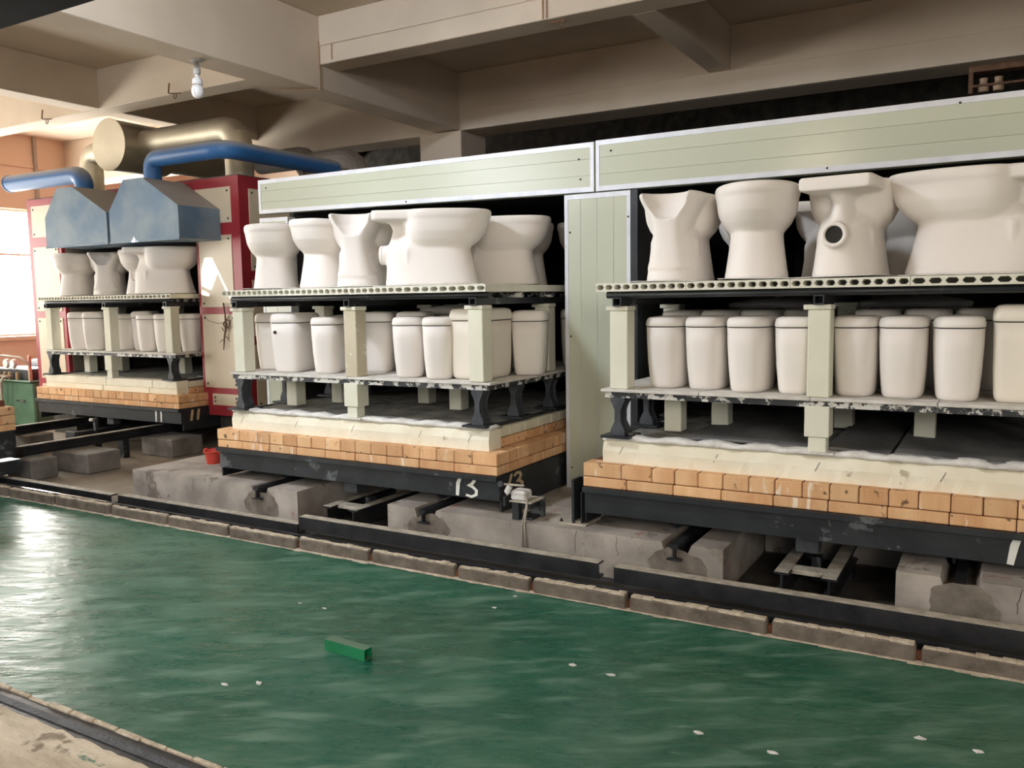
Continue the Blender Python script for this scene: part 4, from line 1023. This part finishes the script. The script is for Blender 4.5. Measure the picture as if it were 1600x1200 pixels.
# ------------------------------------------------------------------ rails and blocks on the left
def beamrail(x, y0, y1, label, z1=.232, h=.078):
    t = thing('beam_rail', label, 'rail', (x, y0, z1-h))
    MB().prism([(x-.035, z1-h), (x+.035, z1-h), (x+.035, z1-h+.008), (x+.006, z1-h+.01), (x+.006, z1-.01), (x+.035, z1-.008), (x+.035, z1), (x-.035, z1), (x-.035, z1-.008), (x-.006, z1-.01), (x-.006, z1-h+.01), (x-.035, z1-h+.008)], 'y', y0, y1).build('beam', 'blackrail', t)
    B(x-.022, x+.022, y0+.01, y1, z1, z1+.006).build('polished_strip', 'worn', t)
    return t
near_rail = beamrail(-6.80, 3.72, 7.0, 'near black beam rail running from the left edge under the left kiln car')
beamrail(-8.0, 3.72, 7.0, 'far black beam rail under the left kiln car')
t = thing('pusher_channel', 'short black channel between the rails of the left kiln car', 'steel frame', (-7.45, 4.7, .0))
B(-7.50, -7.40, 4.70, 6.5, .08, .18, .003).build('channel', 'blackrail', t); B(-7.52, -7.38, 4.66, 4.70, .05, .19, .003).build('end_plate', 'iron', t); B(-7.47, -7.43, 4.9, 4.96, -.012, .08).build('leg', 'black', t); B(-7.47, -7.43, 5.8, 5.86, -.012, .08).build('leg', 'black', t)
for (x, y, w_, d, h, lab) in ((-6.60, 4.26, .48, .30, .128, 'grey concrete block under the near rail, nearer the green floor'), (-6.56, 5.08, .42, .34, .165, 'grey concrete block under the right end of the left kiln car'), (-6.70, 3.86, .34, .22, .118, 'dark concrete block at the left edge beside the bare car')):
    z1 = .118 if x+w_/2 > -6.84 else h
    o = B(x-w_/2, x+w_/2, y-d/2, y+d/2, -.012, .153, .008).build('rail_block', 'darkconc'); tag(o, lab, 'concrete block')
for (x, y, lab) in ((-8.0, 4.6, 'concrete block under the far rail of the left car'), (-8.0, 4.15, 'dark concrete block under the far rail nearer the camera')):
    o = B(x-.2, x+.2, y-.12, y+.12, -.012, .153, .008).build('rail_block', 'darkconc'); tag(o, lab, 'concrete block')
for (y, lab) in ((4.75, 'black steel foot under the near rail'), ):
    B(-6.84, -6.76, y-.03, y+.03, -.012, .155).build('rail_foot', 'black', near_rail)
# bright glove / cloth scrap on the frame
t = thing('limit_bracket', 'black upright bracket with a white fitting between the left car rails', 'bracket', (-7.35, 4.85, .18))
B(-7.36, -7.33, 4.84, 4.87, .18, .30).build('upright', 'iron', t); MB().lathe([(.0, -.02), (.018, -.012), (.022, 0), (.016, .014), (0, .018)], (-7.37, 4.83, .285), 'z', 12).build('white_fitting', 'white', t, smooth=True)

# ------------------------------------------------------------------ transfer trolley under bare car
t = thing('transfer_trolley', 'dark transfer trolley under the bare car at the left edge', 'trolley', (-7.5, 2.5, 0))
B(-8.7, -6.43, 1.6, 3.62, .10, .200).build('trolley_deck', 'black', t)
for x in (-8.3, -6.8):
    for y in (1.54, 3.445): MB().lathe([(.02, -.04), (.07, -.04), (.07, .04), (.02, .04)], (x, y, .118), 'y', 18).build('wheel', 'iron', t)

# ------------------------------------------------------------------ green machine on the left
t = thing('hydraulic_unit', 'green hydraulic unit with gauges and hoses below the window', 'machine', (-10.0, 5.8, 0))
B(-10.7, -9.42, 5.5, 6.2, -.012, .50, .015).build('tank', 'machine', t)
B(-9.75, -9.60, 5.485, 5.5, .27, .29).build('tank_handle', 'black', t)
B(-10.75, -9.40, 5.46, 6.25, .50, .515, .003).build('top_plate', 'machine', t)
B(-10.3, -9.55, 5.55, 5.9, .515, .64, .01).build('manifold', 'black', t)
MB().cyl((-10.2, 6.0, .62), (-9.6, 6.0, .62), .10, 20).build('motor', 'iron', t)
for x in (-9.98, -9.84):
    MB().lathe([(.0, .0), (.05, .0), (.052, .03), (.0, .03)], (x, 5.52, .70), 'y', 20).build('gauge_case', 'bulbcap', t)
    MB().lathe([(.0, -.002), (.043, -.002), (.043, .0), (0, 0)], (x, 5.519, .70), 'y', 20).build('gauge_face', 'white', t)
    MB().cyl((x, 5.545, .64), (x, 5.545, .66), .012, 8).build('gauge_stem', 'brass', t)
for i, (x, dx) in enumerate(((-10.05, -.06), (-9.97, -.02), (-9.88, .0))):
    MB().tube([(x+.06, 5.50, .56), (x+.02, 5.42, .55), (x, 5.40, .48), (x+dx, 5.40, .30), (x+dx-.06, 5.38, .14+.04*i), (x+dx-.12, 5.34, .02)], .014, 8).build('hose', 'hose', t, smooth=True)
MB().tube([(-10.2, 5.5, .60), (-10.1, 5.45, .76), (-9.9, 5.45, .80), (-9.6, 5.48, .78), (-9.45, 5.5, .70)], .011, 8).build('cable', 'hose', t, smooth=True)
for x in (-10.12, -10.0, -9.9, -9.75): MB().cyl((x, 5.52, .515), (x, 5.52, .60), .018, 10).build('valve', 'brass', t)
B(-9.50, -9.47, 5.5, 5.53, .515, .80).build('riser_pipe', 'conduit', t)

# ------------------------------------------------------------------ bucket
t = thing('bucket', 'red plastic bucket on the concrete block left of the middle car', 'bucket', (-4.86, 4.10, BT))
bx, by = -4.86, 4.10
bk = MB().lathe([(.044, .0), (.058, .080), (.068, .085), (.068, .094), (.057, .094), (.043, .010), (.0, .010), (.0, .0)], (bx, by, BT), 'z', 28)
smooth_by_angle(bk.build('bucket_wall', 'redplastic', t), .5)
B(bx-.085, bx-.062, by-.015, by+.015, BT+.082, BT+.104, .004).build('ear', 'redplastic', t); B(bx+.062, bx+.085, by-.015, by+.015, BT+.082, BT+.100, .004).build('ear', 'redplastic', t)
MB().tube([(bx-.07, by, BT+.09), (bx-.05, by+.05, BT+.097), (bx, by+.07, BT+.10), (bx+.05, by+.05, BT+.097), (bx+.07, by, BT+.09)], .003, 6).build('handle', 'redplastic', t)

# ------------------------------------------------------------------ brackets near the middle
t = thing('limit_switch_stand', 'black steel stand with a white dusty limit switch beside the number 13', 'switch', (-2.13, 3.78, BT))
sx, sy = -2.13, 3.74
B(sx-.035, sx+.005, sy-.02, sy+.02, BT, BT+0.095, .002).build('upright', 'black', t)
B(sx+.005, sx+.09, sy+.10, sy+.12, BT, BT+0.100, .002).build('upright', 'black', t)
B(sx-.03, sx+.07, sy+.0, sy+.13, BT+0.060, BT+0.085, .002).build('cross_bar', 'black', t)
B(sx-.03, sx+.07, sy+.0, sy+.13, BT, BT+0.012, .002).build('foot_bar', 'black', t)
B(sx-.10, sx-.085, sy-.0, sy+.03, BT+0.060, BT+0.110).build('side_plate', 'black', t)
B(sx-.045, sx+.085, sy-.03, sy+.12, BT+0.095, BT+0.102, .001).build('top_plate', 'worn', t)
B(sx-.045, sx+.045, sy-.02, sy+.06, BT+0.102, BT+0.155, .010).build('switch_body', 'fibre', t)
MB().tube([(sx-.05, sy-.02, BT+0.135), (sx-.062, sy-.02, BT+0.145), (sx-.045, sy-.02, BT+0.175)], .016, 10).build('switch_head', 'fibre', t, smooth=True)
MB().tube([(sx-.10, sy-.02, BT+0.182), (sx+.04, sy-.02, BT+0.186)], .006, 8).build('lever_arm', 'worn', t)
MB().lathe([(.0, -.008), (.016, -.008), (.016, .008), (0, .008)], (sx-.095, sy-.03, BT+0.185), 'y', 14).build('roller', 'iron', t)
for dx in (0, .012): MB().tube([(sx+.04, sy-.01, BT+0.140), (sx+.062, sy-.03, BT+0.110), (sx+.058+dx*.5, sy-.035, BT+0.080), (sx+.045+dx, sy-.055, BT-.01), (sx+.047+dx*2, sy-.06, BT-.15)], .0045, 6).build('wire', 'hose', t, smooth=True)
t = thing('stop_bracket', 'black bolted stop bracket at the left end of the right kiln car', 'bracket', (-1.80, 3.83, BT))
B(-1.92, -1.76, 3.76, 3.94, BT, BT+.010, .001).build('base_plate', 'worn', t)
B(-1.86, -1.845, 3.80, 3.90, BT+.010, BT+.225, .002).build('upright_plate', 'black', t)
B(-1.845, -1.79, 3.895, 3.905, BT+.010, BT+.225, .002).build('gusset', 'black', t)
B(-1.797, -1.79, 3.775, 3.89, BT+.010, BT+.17, .002).build('inner_plate', 'black', t)
for x, y in ((-1.905, 3.775), (-1.905, 3.925), (-1.835, 3.772), (-1.775, 3.925)):
    MB().lathe([(.010, .0), (.010, .008), (.005, .008), (.005, .016), (0, .016)], (x, y, BT+.010), 'z', 6).build('bolt', 'bolt', t)

# ------------------------------------------------------------------ ceiling fittings
t = thing('light_bulb', 'white bulb hanging in a holder under the large concrete beam', 'light bulb', (-4.99, 4.24, ZG))
lx, ly = -4.99, 4.24
MB().lathe([(.045, 0), (.045, -.008), (.03, -.016), (.0, -.016)], (lx, ly, ZG), 'z', 16).build('ceiling_rose', 'bulbcap', t)
MB().lathe([(.015, -.016), (.018, -.05), (.024, -.052), (.024, -.095), (.020, -.10), (.0, -.10)], (lx, ly, ZG), 'z', 16).build('holder', 'bulbcap', t, smooth=True)
MB().lathe([(.014, -.10), (.014, -.118), (.034, -.135), (.036, -.155), (.034, -.17)], (lx, ly, ZG), 'z', 20).build('bulb_collar', 'bulb', t, smooth=True)
MB().lathe([(.034, -.17), (.0345, -.178)], (lx, ly, ZG), 'z', 20).build('silver_band', 'shiny', t)
MB().lathe([(.034, -.178), (.043, -.20), (.044, -.225), (.034, -.25), (.016, -.262), (.0, -.265)], (lx, ly, ZG), 'z', 24).build('globe', 'bulb', t, smooth=True)
for (x, y, zz, lab) in ((-6.55, 5.30, ZB, 'rusty wire hook under the beam left of the bulb'), (-8.50, 5.30, ZB, 'rusty wire hook under the beam at the far left'), (-2.72, 5.40, ZB, 'rusty wire hook under the pale beam at the top centre')):
    t = thing('wire_hook', lab, 'hook', (x, y, zz))
    if x < -6: MB().tube([(x-.06, y-.0, zz+.09), (x-.065, y-.01, zz+.0), (x-.03, y-.02, zz-.01), (x+.10, y-.01, zz-.022)], .007, 6).build('bracket_bar', 'rust', t)
    else: MB().tube([(x-.06, y, zz-.006), (x+.06, y, zz-.012)], .009, 6).build('bracket_bar', 'rust', t)
    MB().tube([(x+.01, y-.012, zz-.014), (x+.005, y-.012, zz-.05), (x+.02, y-.012, zz-.062), (x+.04, y-.012, zz-.05), (x+.045, y-.012, zz-.018)], .0045, 6).build('wire_loop', 'rust', t)
# orange conduit around the beam joint
t = thing('conduit', 'thin reddish conduit bent down around the beam joint left of the column', 'pipe', (-4.83, 5.32, ZB))
MB().tube([(-4.83, 5.325, SLAB-.2), (-4.83, 5.325, ZG-.008), (-5.125, 5.10, ZG-.008)], .006, 6).build('pipe_run', 'conduit', t)
MB().tube([(-4.70, 5.332, ZB+.02), (-4.70, 5.332, ZB+.14)], .006, 6).build('pipe_drop', 'conduit', t)
MB().tube([(-4.83, 5.332, ZB+.145), (FX1-.1, 5.332, ZB+.145)], .005, 6).build('surface_cable', 'plaster', t)
t = thing('cable_drop', 'pair of thin conduits on the pale beam above the hook', 'pipe', (-2.78, 5.33, ZB))
for dx in (0, .03): MB().tube([(-2.80+dx, 5.333, ZB+.005), (-2.80+dx, 5.333, ZB+.17)], .006, 6).build('pipe_run', 'conduit', t)
# clutter bracket far right under the rear beam
t = thing('cable_tray', 'dusty bracket with porcelain insulators under the rear beam at the top right', 'bracket', (-.05, 7.6, CZ+1.6))
B(-.28, .5, 7.5, 7.62, CZ+1.655, CZ+1.70).build('tray_bar', 'rust', t); B(-.28, -.25, 7.5, 7.62, CZ+1.50, CZ+1.655).build('hanger', 'rust', t); B(-.25, .5, 7.5, 7.54, CZ+1.545, CZ+1.56).build('lower_bar', 'rust', t)
for i in range(4): MB().lathe([(.0, 0), (.035, .0), (.04, .05), (.025, .07), (.03, .10), (0, .10)], (-.18+i*.16-(.06 if i == 1 else 0), 7.55, CZ+1.51), 'z', 12).build('insulator', 'conduit', t)

# ------------------------------------------------------------------ things on the green floor
t = thing('square_tube', 'short green painted square steel tube lying on the green floor', 'tube', (-2.14, 2.40, 0))
a = math.radians(3)
gm = hollow_square(-.021, .021, .001, .046, .003, -.105, .105)
o = gm.build('tube_body', 'greentube'); o.parent = t; o.location = (0, 0, .0005); o.rotation_euler = (0, 0, PI/2-a)
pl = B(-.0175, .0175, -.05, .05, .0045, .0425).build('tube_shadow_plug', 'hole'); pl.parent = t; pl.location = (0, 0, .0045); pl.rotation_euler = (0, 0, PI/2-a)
o = MB()
for i in range(9):
    x = random.uniform(.03, .16)-.03; y = random.uniform(-.05, -.02); o.box(x-.012, x+.012, y-.008, y+.008, .0, random.uniform(.003, .008), .002)
o.T = None
o = o.build('paint_crumbs', 'fibre'); o.parent = t; o.location = (0.0, 0.0, 0); tag(o, kind='stuff')
import math as _m
def floor_pt(px, py):
    d = r_*((px-800)/F_PX)+u_*((600-py)/F_PX)+f_
    return d*(CZ/-d.z)
chips = [(351, 1070, 'pale paint chip nearest the near rail'), (469, 943, 'pale chip left of the green tube'), (507, 951, 'second pale chip left of the green tube'), (405, 1068, 'small chip ring left below the green tube'),
         (955, 1055, 'pale chip right of the floor centre'), (896, 1040, 'small pale chip left of the one at floor centre'), (1093, 1146, 'white chip at lower right centre'), (1207, 1177, 'white chip nearest the bottom edge'),
         (1437, 1154, 'white chip at lower right'), (1528, 1175, 'white curled chip in the bottom right corner'), (805, 932, 'tiny chip below the kerb in the middle'), (773, 950, 'tiny chip left of the one below the kerb')]
for px, py, lab in chips:
    p = floor_pt(px, py); m = MB(); n = 7; s = .008 if py < 1000 else .011
    ring = [(p.x+math.cos(2*PI*i/n)*s*random.uniform(.5, 1.5)*1.3, p.y+math.sin(2*PI*i/n)*s*random.uniform(.4, 1), .0025+random.uniform(0, .002)) for i in range(n)]
    m.loft([[(q[0], q[1], .0004) for q in ring], ring])
    tag(m.build('paint_chip', 'fibre'), lab+' on the green floor', 'paint chip', 'paint chips on the green floor')
# white hook of string at the kerb
p = floor_pt(985, 950)
tag(MB().tube([(p.x-.03, p.y+.0, .003), (p.x-.01, p.y-.02, .003), (p.x+.02, p.y-.01, .003), (p.x+.03, p.y+.03, .004)], .003, 5).build('string_scrap', 'fibre'), 'scrap of white string at the foot of the kerb', 'string')
